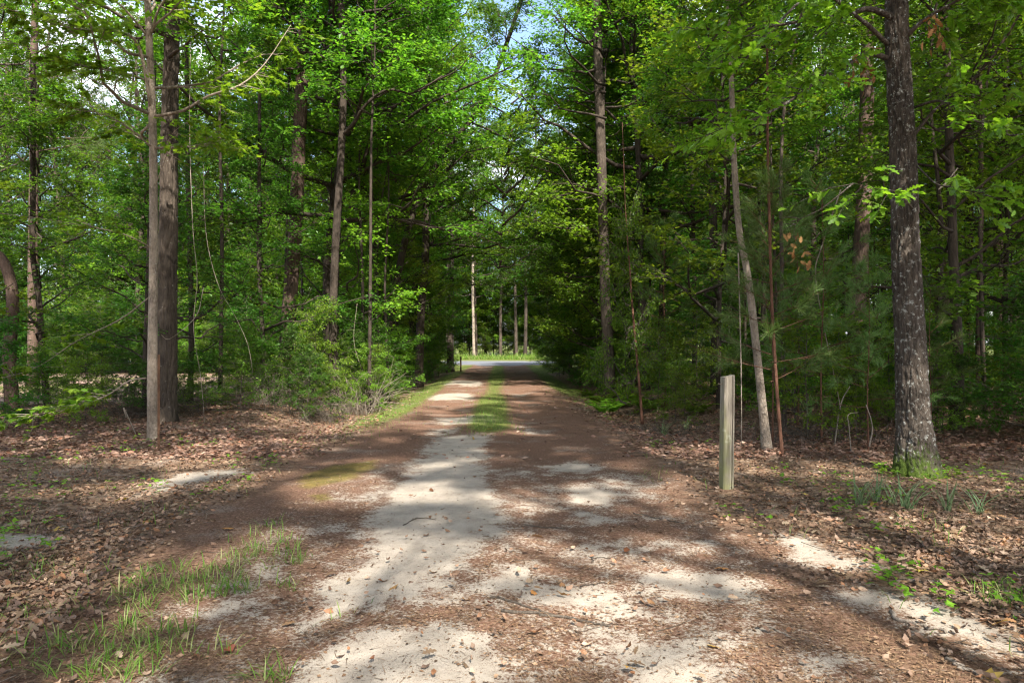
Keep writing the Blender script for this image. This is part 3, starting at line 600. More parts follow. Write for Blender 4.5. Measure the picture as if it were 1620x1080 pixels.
# ---- limbs and leaves of the slim pale sweetgum: light star shaped leaves in flat layers
GUML = [
 ([(240, 180), (222, 80), (190, 50), (130, 48), (60, 30), (0, 10)], [11.4, 11.1, 10.8, 10.4, 10, 9.7], .030, 26, 12),
 ([(243, 185), (290, 175), (330, 152), (380, 135), (420, 100), (460, 40)], [11.4, 11.3, 11.2, 11.2, 11.4, 11.8], .030, 24, 12),
 ([(238, 130), (205, 118), (160, 110), (110, 100)], [11.4, 10.9, 10.4, 10], .018, 26, 13),
 ([(242, 235), (200, 200), (160, 180), (120, 175)], [11.4, 10.9, 10.4, 10.1], .016, 14, 12),
 ([(236, 60), (260, 0), (320, -40), (380, -60)], [11.4, 11.2, 11, 10.8], .022, 20, 12),
 ([(236, 60), (180, 0), (100, -30), (30, -40)], [11.4, 11.0, 10.5, 10.2], .022, 24, 12),
 ([(240, 392), (200, 372), (150, 360), (60, 345), (-20, 335)], [11.4, 11, 10.7, 10.2, 9.8], .012, 14, 9),
 ([(234, 598), (205, 602), (170, 625), (130, 640), (60, 655), (-10, 660)], [11.4, 11.2, 11.0, 10.9, 10.6, 10.4], .013, 24, 13),
 ([(236, 470), (190, 505), (120, 540), (60, 580), (0, 600)], [11.4, 11.8, 12.2, 12.6, 13], .012, 20, 12),
 ([(243, 300), (262, 250), (270, 215), (300, 190)], [11.4, 11.2, 11.0, 10.8], .01, 8, 9),
]
rest = []; nobj = 0
for pts, ds, r, tw, nl in GUML:
    path = limb_path(pts, ds); B, Lf = sprays(rng, path, r, .28, tw, .55, nl, .115, 'maple', flat=.32, droop=.1)
    br = link('branch', mesh('branch', B[0]-gum_o, B[1], [M['bark_pale']], True), gum)
    P = Lf[0]; px = CX+P[:, 0]/P[:, 1]*FPX; py = HZ-(P[:, 2]-EYE)/P[:, 1]*FPX
    vis = np.where((px > 0) & (px < 600) & (py > 0))[0]; vis = rng.permutation(vis)[:max(0, min(len(vis), 30, 300-nobj))]; nobj += len(vis)
    leaf_objects(br, Lf, vis, (3,), gum_o); kp = np.setdiff1d(np.arange(len(P)), vis); rest.append(tuple(a[kp] for a in Lf[:4]))
st, az, el, Ln = crown_limbs(rng, 12.5, 4.6, 2.3, 20); st += np.array([gum_o[0]-.05, gum_o[1], 0])
B, Lf = grow(rng, st, az, el, Ln, .008+.010*Ln, kind='lobed', sec=6, twg=5, nl=9, ls=.12, tl=.45, flat=.35)
link('branches', mesh('branches', B[0]-gum_o, B[1], [M['bark_pale']], True), gum)
V1 = leaves('maple', *[np.concatenate([q[i] for q in rest]) for i in range(4)]); V2 = leaves('lobed', *Lf[:4])
stuff(link('crown', mesh('crown', *join([(V1[0]-gum_o, V1[1]), (V2[0]-gum_o, V2[1])]), [M['leaf_light']]), gum))

# ---- arching limb on the forked dark tree
fk = bpy.data.objects['forked_tree']; fo = np.array(fk.location)
for pts, ds, r in [([(541, 215), (560, 195), (575, 170), (600, 148), (622, 142), (655, 148), (700, 120)], [19, 18.8, 18.6, 18.5, 18.4, 18.3, 18], .06),
                   ([(655, 146), (690, 128), (725, 110), (745, 85)], [18.3, 18.2, 18, 17.8], .03)]:
    B = tubes(limb_path(pts, ds)[None], (r*(1-.7*np.linspace(0, 1, 16)))[None], 8); link('limb', mesh('limb', B[0]-fo, B[1], [M['bark_dark']], True), fk)

# ---- pine saplings before the wood, with long pale needles
for k, (px, py, sc, lb) in enumerate([
    (1222, 700, .9, 'low pine sapling between the leaning pale tree and the reddish pole-thin pine'),
    (1374, 712, .85, 'bushy pine sapling with reddish stem and bare twigs, just short of the mossy oak'),
    (1300, 700, .95, 'pine sapling with the brightest sunlit needles between the two reddish stems'),
    (1472, 700, .75, 'small pine sapling with a rusty dead shoot behind the mossy oak'),
    (1052, 640, 1.15, 'soft pine sapling deeper in the wood above the fern patch'),
    (1262, 672, 1.25, 'pine sapling deep in shade behind the leaning pale tree')]):
    p = G(px, py); place('pinelet%d' % (k % 2), 'pine_sapling', p[0], p[1], lb, 'sapling', 'pine saplings at the wood edge', sc*.88)

# ------------------------------------------------------------------ the woods on both sides
def in_wood(x, y):
    if x > 0:
        e = np.interp(x, [2.4, 4.3, 7.2, 12, 20], [19, 12.8, 10.6, 9.5, 8.5])
        return y > e and x > 3.4+4*(y > 43) and y < 54
    e = np.interp(-x, [3.0, 5.5, 9.2, 20], [19, 15.3, 13.4, 12])
    return y > e and x < -3.7-4*(y > 43) and y < 54
def clearing(x, y): return x < -6.5 and 15.5 < y < 40 and x > -45
pts_used = [(o_.location.x, o_.location.y) for o_ in COL.objects if o_.parent is None and o_.get('category') == 'tree']
def scatter(n, x0, x1, y0, y1, gap, ok, used, seed):
    r = np.random.default_rng(seed); out = []
    for _ in range(n*40):
        x = r.uniform(x0, x1); y = y0+(y1-y0)*r.random()**1.15
        if abs(x) > y*.80+4.5 or not ok(x, y): continue
        if any((x-a)**2+(y-b)**2 < gap*gap for a, b in used): continue
        used.append((x, y)); out.append((x, y, r.random(), r.random()))
        if len(out) >= n: break
    return out
LM = {n_: o_.location.copy() for n_, o_ in (
 ('the thick mossy oak', oak), ('the slim pale tree by the stake', gum), ('the stout ridged trunk', big))}
SHORT = {'crooked': 'the crooked tree by the fence', 'thin wavy': 'the wavy tree by the fence', 'reddish brown': 'the reddish leaning pine', 'dark trunk with a mossy': 'the arching-limbed dark tree',
 'pale pinkish': 'the pale pinkish trunk', 'dark tree arching': 'the tree arching over the drive', 'almost black trunk at': 'the black trunk by the verge', 'trunk with spreading': 'the tree with spreading roots', 'tall straight grey': 'the grey trunk above the ferns',
 'second straight': 'the second straight trunk', 'third straight': 'the third straight trunk', 'dark trunk deep': 'the deep dark trunk above the post', 'slim pale tree leaning': 'the leaning pale tree',
 'broad shaded': 'the broad shaded pine', 'dark trunk in the thicket': 'the dark trunk in the thicket', 'slim brown': 'the slim brown trunk', 'white-barked': 'the white trunk across the road'}
for n_, x_ in SHORT.items():
    for o_ in COL.objects:
        if o_.get('label', '').startswith(n_): LM[x_] = o_.location.copy()
KIND = {'pole': ('pole-thin tree', 'slender_tree', 'tree'), 'arch': ('spreading leafy tree', 'overhanging_tree', 'tree'), 'tall': ('tall leafy tree', 'forest_tree', 'tree'), 'mid': ('young leafy tree', 'understory_tree', 'tree'), 'shrub': ('leafy shrub', 'undergrowth_shrub', 'shrub'), 'pine': ('tall pine', 'pine_tree', 'tree')}
GREENS = {'pole0': 'bare dark', 'pole1': 'straight dark', 'pole2': 'grey', 'arch0': 'mid green', 'arch1': 'bright green', 'tall0': 'mid green', 'tall1': 'dark green', 'tall2': 'mid green lobe-leaved', 'tall3': 'dark green', 'mid0': 'mid green', 'mid1': 'bright green lobe-leaved', 'mid2': 'dark green', 'shrub0': 'mid green', 'shrub1': 'bright green', 'shrub2': 'dark green lobe-leaved', 'pine0': 'thin-crowned'}
PLACED = []
def wood(key, x, y, sc, szc=1.0, zn=None):
    k = key.rstrip('0123456789'); _, nm, cat = KIND[k]
    t = place(key, nm, x, y, '', cat, None, sc, szc=szc); PLACED.append((t, key)); return t
def name_woods():
    """say of each wood tree which landmark it stands by, and how near it comes among its like"""
    side = lambda l: 2 if l.y > 60 else (1 if l.x > -.5 else 0); bins = {}
    for t, key in PLACED:
        l = t.location; c = {n_: (p-l).length for n_, p in LM.items() if side(p) == side(l)}; n_ = min(c, key=c.get); p = LM[n_]
        rel = 'behind' if l.y > p.y+1.2 else ('before' if l.y < p.y-1.2 else 'beside'); bins.setdefault((key, rel, n_), []).append((c[n_], t))
    W_ = ['nearest', 'second nearest', 'third nearest', 'fourth nearest', 'fifth nearest', 'sixth nearest', 'seventh nearest', 'eighth nearest', 'ninth nearest', 'tenth nearest', 'eleventh nearest', 'twelfth nearest']
    for (key, rel, n_), v in bins.items():
        v.sort(key=lambda a: a[0]); k = key.rstrip('0123456789'); base = GREENS[key]+' '+KIND[k][0]
        for i, (_, t) in enumerate(v):
            t['group'] = KIND[k][0]+'s in the wood'
            t['label'] = (base+' '+rel+' '+n_) if len(v) == 1 else (W_[i]+' '+base+' '+rel+' '+n_ if i < 12 else base+' standing farther '+rel+' '+n_)
LANES = [(-7.1, 21.5, .9), (-5.0, 19, .8), (3.35, 23.5, .9), (5.2, 27, .5), (4.0, 10.4, 1), (8.4, 16.5, .8), (-7.2, 14.2, 1), (-13.2, 15.4, .6), (9.3, 22, .4)]
def open_lane(x, y, R=2.0):
    return all(not (y < d_ and abs(x-x_*y/d_) < R*f_) for x_, d_, f_ in LANES)
used = list(pts_used)
for x, y, a, b in scatter(54, -34, 44, 12, 54, 2.8, lambda x, y: in_wood(x, y) and not clearing(x, y) and (x > 0 or y > 16 or x < -11) and abs(x) > 6.2 and open_lane(x, y, 2.6), used, 2):
    wood('pine0' if a > .86 else 'tall%d' % int(a*4.6 % 4), x, y, .85+.45*b, 1+.25*(y > 30))
used_m = list(pts_used)
for x, y, a, b in scatter(70, -32, 40, 12, 54, 2.3, lambda x, y: in_wood(x, y) and not clearing(x, y) and not (x < 0 and y < 17) and open_lane(x, y), used_m, 3):
    wood('mid%d' % (int(a*30) % 3), x, y, .7+.6*b)
for x, y, a, b in scatter(46, -16, 24, 12, 32, 1.0, lambda x, y: in_wood(x, y-.5) and (x > 0 or x > -9 or y < 18), list(pts_used), 23):
    wood('pole%d' % (int(a*30) % 3), x, y, .75+.45*b)
for x, y, a, b in scatter(16, -15.5, -8.6, 16.4, 19, .8, lambda x, y: x < -8.6, [(-13.2, 15.4), (-13, 17.6)], 31):
    wood('shrub%d' % (int(a*30) % 3), x, y, .35+.35*b, 1.1)
# hedge of low growth along both edges of the drive, reaching over it
for k, y in enumerate(np.arange(19.5, 42, 3.1)):
    for s in (-1, 1):
        if y < (22.5 if s < 0 else 25): continue
        x = road_cx(y)+s*(4.5+.5*math.sin(k*2.3+s)+(.3 if s < 0 else 0)); y_ = y+(.8 if s > 0 else 0)
        wood('mid%d' % ((k+(s > 0)) % 2), x, y_, .75+.35*((k*7+s*3) % 5)/5)
# tall trees whose crowns close over the drive
for k, y in enumerate(np.arange(41, 42, 9.5)):
    for s in (-1, 1):
        wood('tall%d' % ((k*2+(s > 0)) % 4), road_cx(y)+s*(5.4+.6*math.sin(k*3.1+s)), y+(1.9 if s > 0 else 0)+.8*math.sin(k*1.7), 1.12+.12*math.sin(k*2.1+s))
for k, y in enumerate(np.arange(31, 43, 9.5)):
    for s in (-1, 1):
        wood('arch%d' % ((k+(s > 0)) % 2), road_cx(y)+s*(4.7+.5*math.sin(k*2.1+s))-.3, y+(1.4 if s > 0 else 0), .92+.12*math.sin(k*1.3+s)+.1*(y > 40))
for k, (x, y, s_) in enumerate([(-6.0, 22.5, 1.3), (4.9, 24.5, 1.3), (-5.6, 27, 1.35), (5.0, 30, 1.35), (-5.8, 33, 1.4), (4.6, 36, 1.4), (-5.6, 40, 1.3), (-4.9, 36.5, 1.5)]):
    wood('arch%d' % (k % 2), x, y, s_, 1.02)
for k in range(26):
    s = -1 if k % 2 else 1; y = 26+(k//2)*2.35
    wood('shrub%d' % (k % 3), road_cx(y)+s*(4.0+.5*math.sin(k*1.9))-.2*(s < 0), y, .62+.3*math.sin(k*2.9)**2)
for x, y, a, b in scatter(20, -8.6, -3.7, 15.2, 22, 1.0, lambda x, y: in_wood(x, y), [(-7.1, 21.5), (-7.2, 14.2)], 18):
    wood('shrub%d' % (int(a*30) % 3), x, y, .38+.55*b*b, .9+.5*a)
for x, y, a, b in scatter(22, 3.2, 14, 10.6, 20, .9, lambda x, y: in_wood(x, y+.3), [(8.4, 16.5), (4.0, 10.4)], 19):
    wood('shrub%d' % (int(a*30) % 3), x, y, .5+.5*b)
for x, y, a, b in scatter(26, -15, 12, 84, 97, 1.5, lambda x, y: True, [], 24):
    wood('mid%d' % int(a*2), x, y, 1.15+.6*b, 1.1)
# lit wood beyond the clearing, and the wood across the far road
for x, y, a, b in scatter(26, -60, -9, 40, 56, 2.8, lambda x, y: True, [], 4):
    wood(('mid1', 'tall2', 'mid0', 'tall0')[int(a*4)], x, y, 1.0+.5*b, zn='beyond the clearing behind the fence')
for x, y, a, b in scatter(70, -75, 75, 79, 112, 2.6, lambda x, y: True, [], 6):
    wood('pine0' if a > .55 else 'tall%d' % int(a*7.2 % 4), x, y, 1.25+.5*b, 1.15)
for x, y, a, b in scatter(90, -46, 46, 82, 112, 2.7, lambda x, y: True, [], 7):
    wood('mid%d' % int(a*3), x, y, 1.7+.9*b, 1.15)
for x, y, a, b in scatter(130, -17, 22, 9.5, 40, .85, lambda x, y: in_wood(x-.0, y+.6) and not (x < -6 and y > 14.5) , [], 8):
    wood('shrub%d' % (int(a*30) % 3), x, y, .35+.55*b*min(1.3, y/14))
for x, y, a, b in scatter(38, -52, -7.5, 40.5, 46, 1.5, lambda x, y: True, [], 14):
    wood('mid%d' % int(a*3), x, y, .7+.4*b)
for x, y, a, b in scatter(66, -48, -7, 37.0, 41, .8, lambda x, y: True, [], 15):
    wood('shrub%d' % int(a*3), x, y, 1.0+.7*b)
for k in range(44):
    wood('shrub%d' % (k % 3), -26+k*1.25, 99+5*math.sin(k*2.7)+2.5*math.cos(k*1.1), 2.4+.9*math.sin(k*1.9), 1.3)
for k in range(34):
    wood('shrub%d' % ((k*2) % 3), -21+k*1.25, 88+3*math.sin(k*1.7), 1.1+.6*math.sin(k*2.9)**2, 1.1)
for k in range(9):
    wood('tall%d' % (k % 4), -13+k*2.9, 82+2*math.sin(k*2.3), 1.35+.15*math.sin(k*1.7), 1.15)
for x, y, a, b in scatter(12, -14, 14, 77, 79, 1.2, lambda x, y: True, [], 9):
    wood('shrub1', x, y, .3+.45*b)

name_woods()
# ------------------------------------------------------------------ unseen trees added behind and beside the camera, crowns holed to shape the dappled shade
LIT = [[(380, 1085), (470, 1000), (560, 975), (700, 975), (820, 985), (900, 1020), (860, 1085)], [(980, 1000), (1120, 1010), (1230, 1085), (1050, 1085)],
 [(-300, 960), (60, 925), (250, 905), (300, 960), (430, 985), (350, 1085), (-300, 1085)], [(430, 900), (520, 880), (640, 900), (690, 935), (600, 950), (500, 965), (440, 950)],
 [(590, 850), (650, 838), (680, 852), (640, 868)], [(750, 870), (860, 855), (890, 885), (830, 900), (760, 895)], [(790, 785), (850, 778), (880, 800), (820, 806)],
 [(870, 770), (960, 765), (1080, 790), (1160, 830), (1080, 815), (990, 795), (890, 790)], [(1010, 895), (1130, 885), (1210, 920), (1190, 940), (1040, 925)],
 [(1090, 840), (1240, 870), (1420, 930), (1500, 965), (1620, 1000), (1900, 1060), (1900, 1120), (1500, 1040), (1380, 985), (1200, 910)],
 [(1215, 845), (1290, 850), (1440, 895), (1430, 912), (1270, 885)], [(1400, 1000), (1500, 990), (1700, 1040), (1700, 1100), (1480, 1080)], [(900, 965), (950, 955), (960, 970), (910, 975)],
 [(270, 735), (340, 725), (380, 735), (300, 752)], [(470, 765), (560, 755), (620, 775), (560, 800), (490, 795)], [(150, 770), (230, 765), (250, 785), (160, 795)],
 [(330, 870), (420, 850), (480, 860), (440, 880), (340, 885)], [(100, 870), (190, 862), (230, 880), (120, 890)], [(0, 700), (120, 692), (180, 705), (60, 718)], [(640, 770), (690, 765), (700, 785), (650, 790)],
 [(1080, 715), (1180, 700), (1220, 715), (1120, 735)], [(1330, 735), (1400, 725), (1420, 745), (1350, 752)], [(940, 690), (1020, 700), (1080, 730), (990, 715)], [(1480, 745), (1540, 748), (1560, 760), (1490, 760)],
 [(1440, 850), (1540, 840), (1560, 870), (1470, 880)], [(1010, 800), (1080, 790), (1130, 800), (1070, 815)]]
LITG = [gpoly(p) for p in LIT]
def shade_keep(P):  # drops leaves of the added crowns whose shadow would hit the sunlit patches
    t = P[:, 2]/SUN[2]; x = P[:, 0]-SUN[0]*t; y = P[:, 1]-SUN[1]*t
    m = np.full(len(P), -9.)
    wx_ = x+.10*fbm(x*2.5, y*2.5, seed=91, o=2); wy_ = y+.10*fbm(x*2.5+5, y*2.5, seed=92, o=2)
    for q in LITG: m = np.maximum(m, sdist(wx_, wy_, q))
    n = fbm(x*2.6, y*2.6, seed=95, o=3)
    hole = (n > .34) | ((y > 8.5) & (n > .22))
    return ~((m > -.24+.12*n) | hole) | (RNG.random(len(P)) < .01)
rng = np.random.default_rng(77)
for k, (x, y, H, R, lb) in enumerate([
    (3.9, 3.0, 16, 5.6, 'unseen broad oak added for shade just beside the viewer on the post side'), (4.3, -3.3, 19, 6.0, 'unseen great oak added for shade behind the viewer on the post side'),
    (-4.6, 2.6, 16, 5.6, 'unseen broadleaf tree added for shade just beside the viewer on the fence side'), (-4.4, -4.2, 19, 6.0, 'unseen tall broadleaf tree added for shade behind the viewer on the fence side'),
    (8.4, 4.6, 14.5, 4.8, 'unseen oak added for shade beside the viewer beyond the broad one'), (9.2, -2.4, 18, 5.4, 'unseen tall oak added for shade farther out behind the viewer'),
    (-9.5, 6.3, 14, 4.6, 'unseen broadleaf tree added for shade beside the viewer near the wire fence'), (12.6, 8.2, 14, 4.6, 'unseen broadleaf tree added for shade beside the viewer past the mossy oak'), (.6, -9.0, 20, 5.6, 'unseen tall tree added for shade farthest back behind the viewer'), (.2, -5.4, 16, 5.0, 'unseen tree added for shade straight behind the viewer between the two great ones')]):
    st, az, el, Ln = crown_limbs(rng, H, 7.4 if H < 17 else 9.0, R, 38, low=.9); st += np.array([x, y, 0]); o3 = np.array([x, y, 0])
    B, Lf = grow(rng, st, az, el, Ln, .02+.012*Ln, kind='oval', sec=10, twg=6, nl=10, ls=.18, tl=.6, keep=shade_keep)
    t = thing('added_shade_tree', (x, y, 0), lb, 'tree', 'added shade trees behind the viewer')
    link('trunk', trunk_mesh('trunk', [(0, 0, -.1), (.05, .1, H*.3), (-.1, 0, H*.6), (0, 0, H*.95)], .17, .05, M['bark_grey'], seed=k), t)
    link('branches', mesh('branches', B[0]-o3, B[1], [M['bark_grey']], True), t); link('crown', lv_mesh('crown', Lf, M['leaf_broad'], o3), t)

# ------------------------------------------------------------------ wooden post
def wood_mat(name, a, b, green=0):
    m, nt, out = new_mat(name); tc = N(nt, 'ShaderNodeTexCoord'); mp = N(nt, 'ShaderNodeMapping'); mp.inputs['Scale'].default_value = (1, 1, .05)
    nt.links.new(tc.outputs['Object'], mp.inputs[0]); n = N(nt, 'ShaderNodeTexNoise'); n.inputs['Scale'].default_value = 90; n.inputs['Detail'].default_value = 6; nt.links.new(mp.outputs[0], n.inputs['Vector'])
    n2 = N(nt, 'ShaderNodeTexNoise'); n2.inputs['Scale'].default_value = 9; n2.inputs['Detail'].default_value = 6; nt.links.new(tc.outputs['Object'], n2.inputs['Vector'])
    c = ramp(nt, n.outputs['Fac'], [(.3, a), (.7, b)])
    if green:
        sp = N(nt, 'ShaderNodeSeparateXYZ'); nt.links.new(tc.outputs['Object'], sp.inputs[0])
        f = mth(nt, 'ADD', mth(nt, 'MULTIPLY', sp.outputs[2], -.42), mth(nt, 'ADD', n2.outputs['Fac'], mth(nt, 'MULTIPLY', sp.outputs[0], -3.0)))
        c = mixc(nt, ramp(nt, f, [(.18, (0, 0, 0)), (.62, (.7, .7, .7))]), c, (.15, .155, .045))
        c = mixc(nt, ramp(nt, n2.outputs['Fac'], [(.6, (0, 0, 0)), (.72, (.5, .5, .5))]), c, (.42, .42, .36))
    p = N(nt, 'ShaderNodeBsdfPrincipled'); p.inputs['Roughness'].default_value = .85; nt.links.new(c, p.inputs['Base Color'])
    bp_ = N(nt, 'ShaderNodeBump'); bp_.inputs['Strength'].default_value = .6; bp_.inputs['Distance'].default_value = .006; nt.links.new(n.outputs['Fac'], bp_.inputs['Height']); nt.links.new(bp_.outputs[0], p.inputs['Normal'])
    nt.links.new(p.outputs[0], out.inputs[0]); return m
M['old_wood'] = wood_mat('old_wood', (.10, .083, .060), (.25, .215, .165), 1)
M['rust'] = bark_mat('rust', (.055, .03, .02), (.13, .07, .04), None, 3)
M['wire'] = bark_mat('wire', (.06, .05, .045), (.14, .11, .09), None, 3)
pp = G(1149, 772); hw = .062; H = 1.245
outline = [(-hw, -hw+.012), (-hw+.012, -hw), (hw-.034, -hw), (hw-.028, -hw+.016), (hw-.022, -hw), (hw-.010, -hw), (hw, -hw+.010), (hw, hw-.01), (hw-.01, hw), (-hw+.01, hw), (-hw, hw-.01)]
K = 30; zz = np.linspace(-.15, H, K); n = len(outline); o2 = np.array(outline)
V_ = np.zeros((K, n, 3)); V_[:, :, :2] = o2*(1+.022*fbm(np.arange(n)[None]*1.3+np.zeros((K, 1)), zz[:, None]*5+np.zeros((1, n)), seed=2)[..., None]*2); V_[:, :, 2] = zz[:, None]
V_[:, 2:5, :] = V_[:, 2:5, :]; V_[-1, :, 2] += .012*o2[:, 0]/hw+.006*np.sin(np.arange(n)*2.1); V_[-1, :, :2] *= .96
k_, s_ = np.meshgrid(np.arange(K-1), np.arange(n), indexing='ij'); q = k_*n+s_; q2 = k_*n+(s_+1) % n
Fq = np.stack([q, q2, q2+n, q+n], -1).reshape(-1, 4); Ft = np.stack([np.full(n-2, (K-1)*n), (K-1)*n+np.arange(1, n-1), (K-1)*n+np.arange(2, n)], -1)
post = thing('wooden_post', tuple(pp), 'square weathered wooden post, greenish with algae, standing alone in the leaf litter', 'post'); post.rotation_euler = (R_(.4), R_(.5), R_(9))
link('post_shaft', mesh('post_shaft', V_.reshape(-1, 3), [Fq, Ft], [M['old_wood']]), post)
nb = tubes(np.array([[(-hw+.01, 0, 1.155), (-hw-.045, -.005, 1.16)]]), np.full((1, 2), .004), 8); nh = tubes(np.array([[(-hw-.045, -.005, 1.16), (-hw-.049, -.005, 1.16)]]), np.full((1, 2), .009), 8)
link('nail', mesh('nail', *join([nb, nh]), [M['wire']]), post)

# rusty stake before the pale tree
g = G(251, 714); st_ = thing('rusty_stake', tuple(g), 'thin rusty metal stake stuck in the ground before the slim pale tree', 'stake')
a_ = np.array([(-.018, 0), (.018, 0), (.018, .004), (.003, .004), (.003, .028), (-.003, .028), (-.003, .004), (-.018, .004)]); zz = np.array([-.3, 1.45])
V_ = np.array([(x, y, z) for z in zz for x, y in a_]); n = 8; Fq = np.array([(i, (i+1) % n, n+(i+1) % n, n+i) for i in range(n)])
Ft = np.array([[n+0, n+1, n+2, n+7], [n+3, n+4, n+5, n+6]]); link('stake_bar', mesh('stake_bar', V_, [Fq, Ft], [M['rust']]), st_)
studs = join([tubes(np.array([[(0, -.001, z), (0, -.008, z)]]), np.full((1, 2), .006), 6) for z in np.arange(.2, 1.4, .06)]); link('studs', mesh('studs', *studs, [M['rust']]), st_)['kind'] = 'stuff'

# small pale marker post across the road, small dark stake at the verge
for px, py, w, h, mt, nm, lb in [(737, 563, .30, 1.25, 'white_paint', 'marker_post', 'small white marker post on the grass across the road'), (729, 588, .09, .95, 'rust', 'verge_stake', 'thin dark stake on the grass verge near the road end')]:
    if mt == 'white_paint' and 'white_paint' not in M: M['white_paint'] = wood_mat('white_paint', (.55, .54, .50), (.75, .74, .70))
    p = G(px, py); o2 = np.array([(-w/2, -w/2), (w/2, -w/2), (w/2, w/2), (-w/2, w/2)]); V_ = []
    for z, s in ((-.1, 1), (h*.93, 1), (h, .7)): V_ += [(a*s, b*s, z) for a, b in o2]
    Fq = [(4*k+i, 4*k+(i+1) % 4, 4*k+4+(i+1) % 4, 4*k+4+i) for k in (0, 1) for i in range(4)]+[(8, 9, 10, 11)]
    tag(link(nm, mesh(nm, np.array(V_), np.array(Fq), [M[mt]]), loc=tuple(p)), lb, 'post')

# ------------------------------------------------------------------ woven wire fence along the clearing
fa = np.array((-17., 14.6)); fb = np.array((-5.2, 16.2)); fl = np.linalg.norm(fb-fa); fd_ = (fb-fa)/fl
fence = thing('wire_fence', (fa[0], fa[1], 0), 'rusty woven wire field fence strung between posts before the open clearing', 'fence')
def fp_(s, z): p = fa+fd_*s; return np.array((p[0]-fa[0], p[1]-fa[1], z+float(gz(*p))))
postm = mesh('fence_post', *tubes(np.array([[(0, 0, -.3), (.01, 0, .6), (0, .01, 1.3)]]), np.full((1, 3), .045), 9), [M['old_wood']])
for s in np.arange(.4, fl-2, 4.4): link('fence_post', postm, fence, loc=tuple(fp_(s, 0)), rz=s)
ss = np.linspace(0, fl, 50)
for h in (.06, .14, .24, .35, .48, .63, .80, .98, 1.16):
    P = np.array([fp_(s, h+.015*math.sin(s*2+h*9)+.03*math.sin(s*.9)) for s in ss]); link('wire', mesh('wire', *tubes(P[None], np.full((1, 50), .0035), 4), [M['wire']]), fence)
vm = mesh('wire', *tubes(np.array([[(0, 0, .05), (.01, 0, .5), (0, 0, .98)]]), np.full((1, 3), .003), 4), [M['wire']])
for s in np.arange(.1, fl, .17): link('wire', vm, fence, loc=tuple(fp_(s, .03*math.sin(s*.9))), rz=s)

# ------------------------------------------------------------------ hanging vines, bare brush
VN = [([(302, 60), (300, 200), (305, 360), (312, 440), (306, 520), (318, 600), (326, 700)], [14]*7, 'long pale vine hanging between the stout trunk and the thicket'),
 ([(322, 260), (326, 370), (345, 450), (372, 500), (392, 545), (400, 590)], [15]*6, 'pale dead vine slanting across the dark thicket by the reddish pine'),
 ([(322, 455), (310, 500), (270, 535), (255, 530)], [13.5]*4, 'thin vine looping out from the stout ridged trunk'),
 ([(1168, 400), (1170, 480), (1172, 560), (1173, 640), (1173, 706)], [9.8]*5, 'thin straight pale stem standing between post and leaning pale tree'),
 ([(1330, 300), (1300, 390), (1290, 430), (1300, 500), (1325, 620), (1330, 650)], [11.5]*6, 'thin pale stem curving up through the pine needles'),
 ([(1320, 706), (1330, 640), (1345, 610)], [10.8]*3, 'forked grey stem rising before the pine saplings'),
 ([(1347, 720), (1343, 675), (1342, 656), (1358, 652)], [10.2]*4, 'short hooked bare twig standing before the pine saplings'),
 ([(1375, 706), (1380, 680), (1377, 660), (1370, 640)], [9.6]*4, 'bare crooked stick leaning by the bushy pine sapling'),
 ([(1515, 266), (1500, 285), (1485, 300), (1515, 275)], [8]*4, 'bare broken twig hanging past the mossy oak'),
 ([(200, 660), (196, 645), (212, 680), (220, 700)], [11.8]*4, 'broken stick leaning low beside the slim pale trunk'),
 ([(590, 620), (575, 590), (560, 540), (565, 480)], [19]*4, 'dead curling vine climbing out of the brush heap')]
for pts, ds, lb in VN:
    P = limb_path(pts, ds, 22); P[:, 1] += np.linspace(0, .3, 22)*0; o0 = P[0].copy()
    r = .011 if 'stem' in lb or 'stick' in lb else .008
    V_, F_ = tubes((P-o0)[None], (r*(1-.5*np.linspace(0, 1, 22)))[None], 6)
    nm, ct = ('hanging_vine', 'vine') if 'vine' in lb else ('bare_stem', 'stem')
    tag(link(nm, mesh(nm, V_, F_, [M['twig']], True), loc=tuple(o0)), lb, ct)
def brush(x, y, n, R, h, seed, label):
    r = np.random.default_rng(seed); az = r.random(n)*6.28; b = np.stack([r.normal(0, R*.4, n), r.normal(0, R*.3, n), np.zeros(n)], -1); e = r.uniform(.2, 1.3, n); Ln = h*r.uniform(.5, 1.4, n)
    s = np.linspace(0, 1, 7); d = ang(az, e); P = b[:, None]+Ln[:, None, None]*(s[None, :, None]*d[:, None]-.35*(s**2)[None, :, None]*np.array([0, 0, 1.]))+np.cumsum(r.normal(0, .04, (n, 7, 3)), 1)*Ln[:, None, None]
    P[:, 0, 2] = -.05
    o = link('brush_heap', mesh('brush_heap', *tubes(P, (.007*r.uniform(.4, 1.3, n))[:, None]*(1-.6*s), 4, False), [M['twig_dark' if seed > 2 else 'twig']], True), loc=(x, y, float(gz(x, y)))); return stuff(o, label)
brush(-6.3, 18.2, 120, 1.0, 1.2, 1, 'tangled heap of dry brown twigs beside the reddish pine')
brush(-4.2, 18.6, 150, .7, 1.9, 2, 'tall tangle of dry vines and twigs at the edge of the drive')
brush(-8.4, 15.6, 200, 1.6, 1.3, 3, 'dry twig tangle along the wire fence')
brush(-4.9, 16.4, 160, 1.2, 1.0, 4, 'low dry twigs at the wood edge before the forked dark tree')
brush(3.0, 13.6, 120, 1.1, .5, 5, 'low heap of dry roots and twigs where the litter meets the wood')
brush(5.2, 11.6, 120, 1.4, .6, 6, 'low dry twigs under the pine saplings')

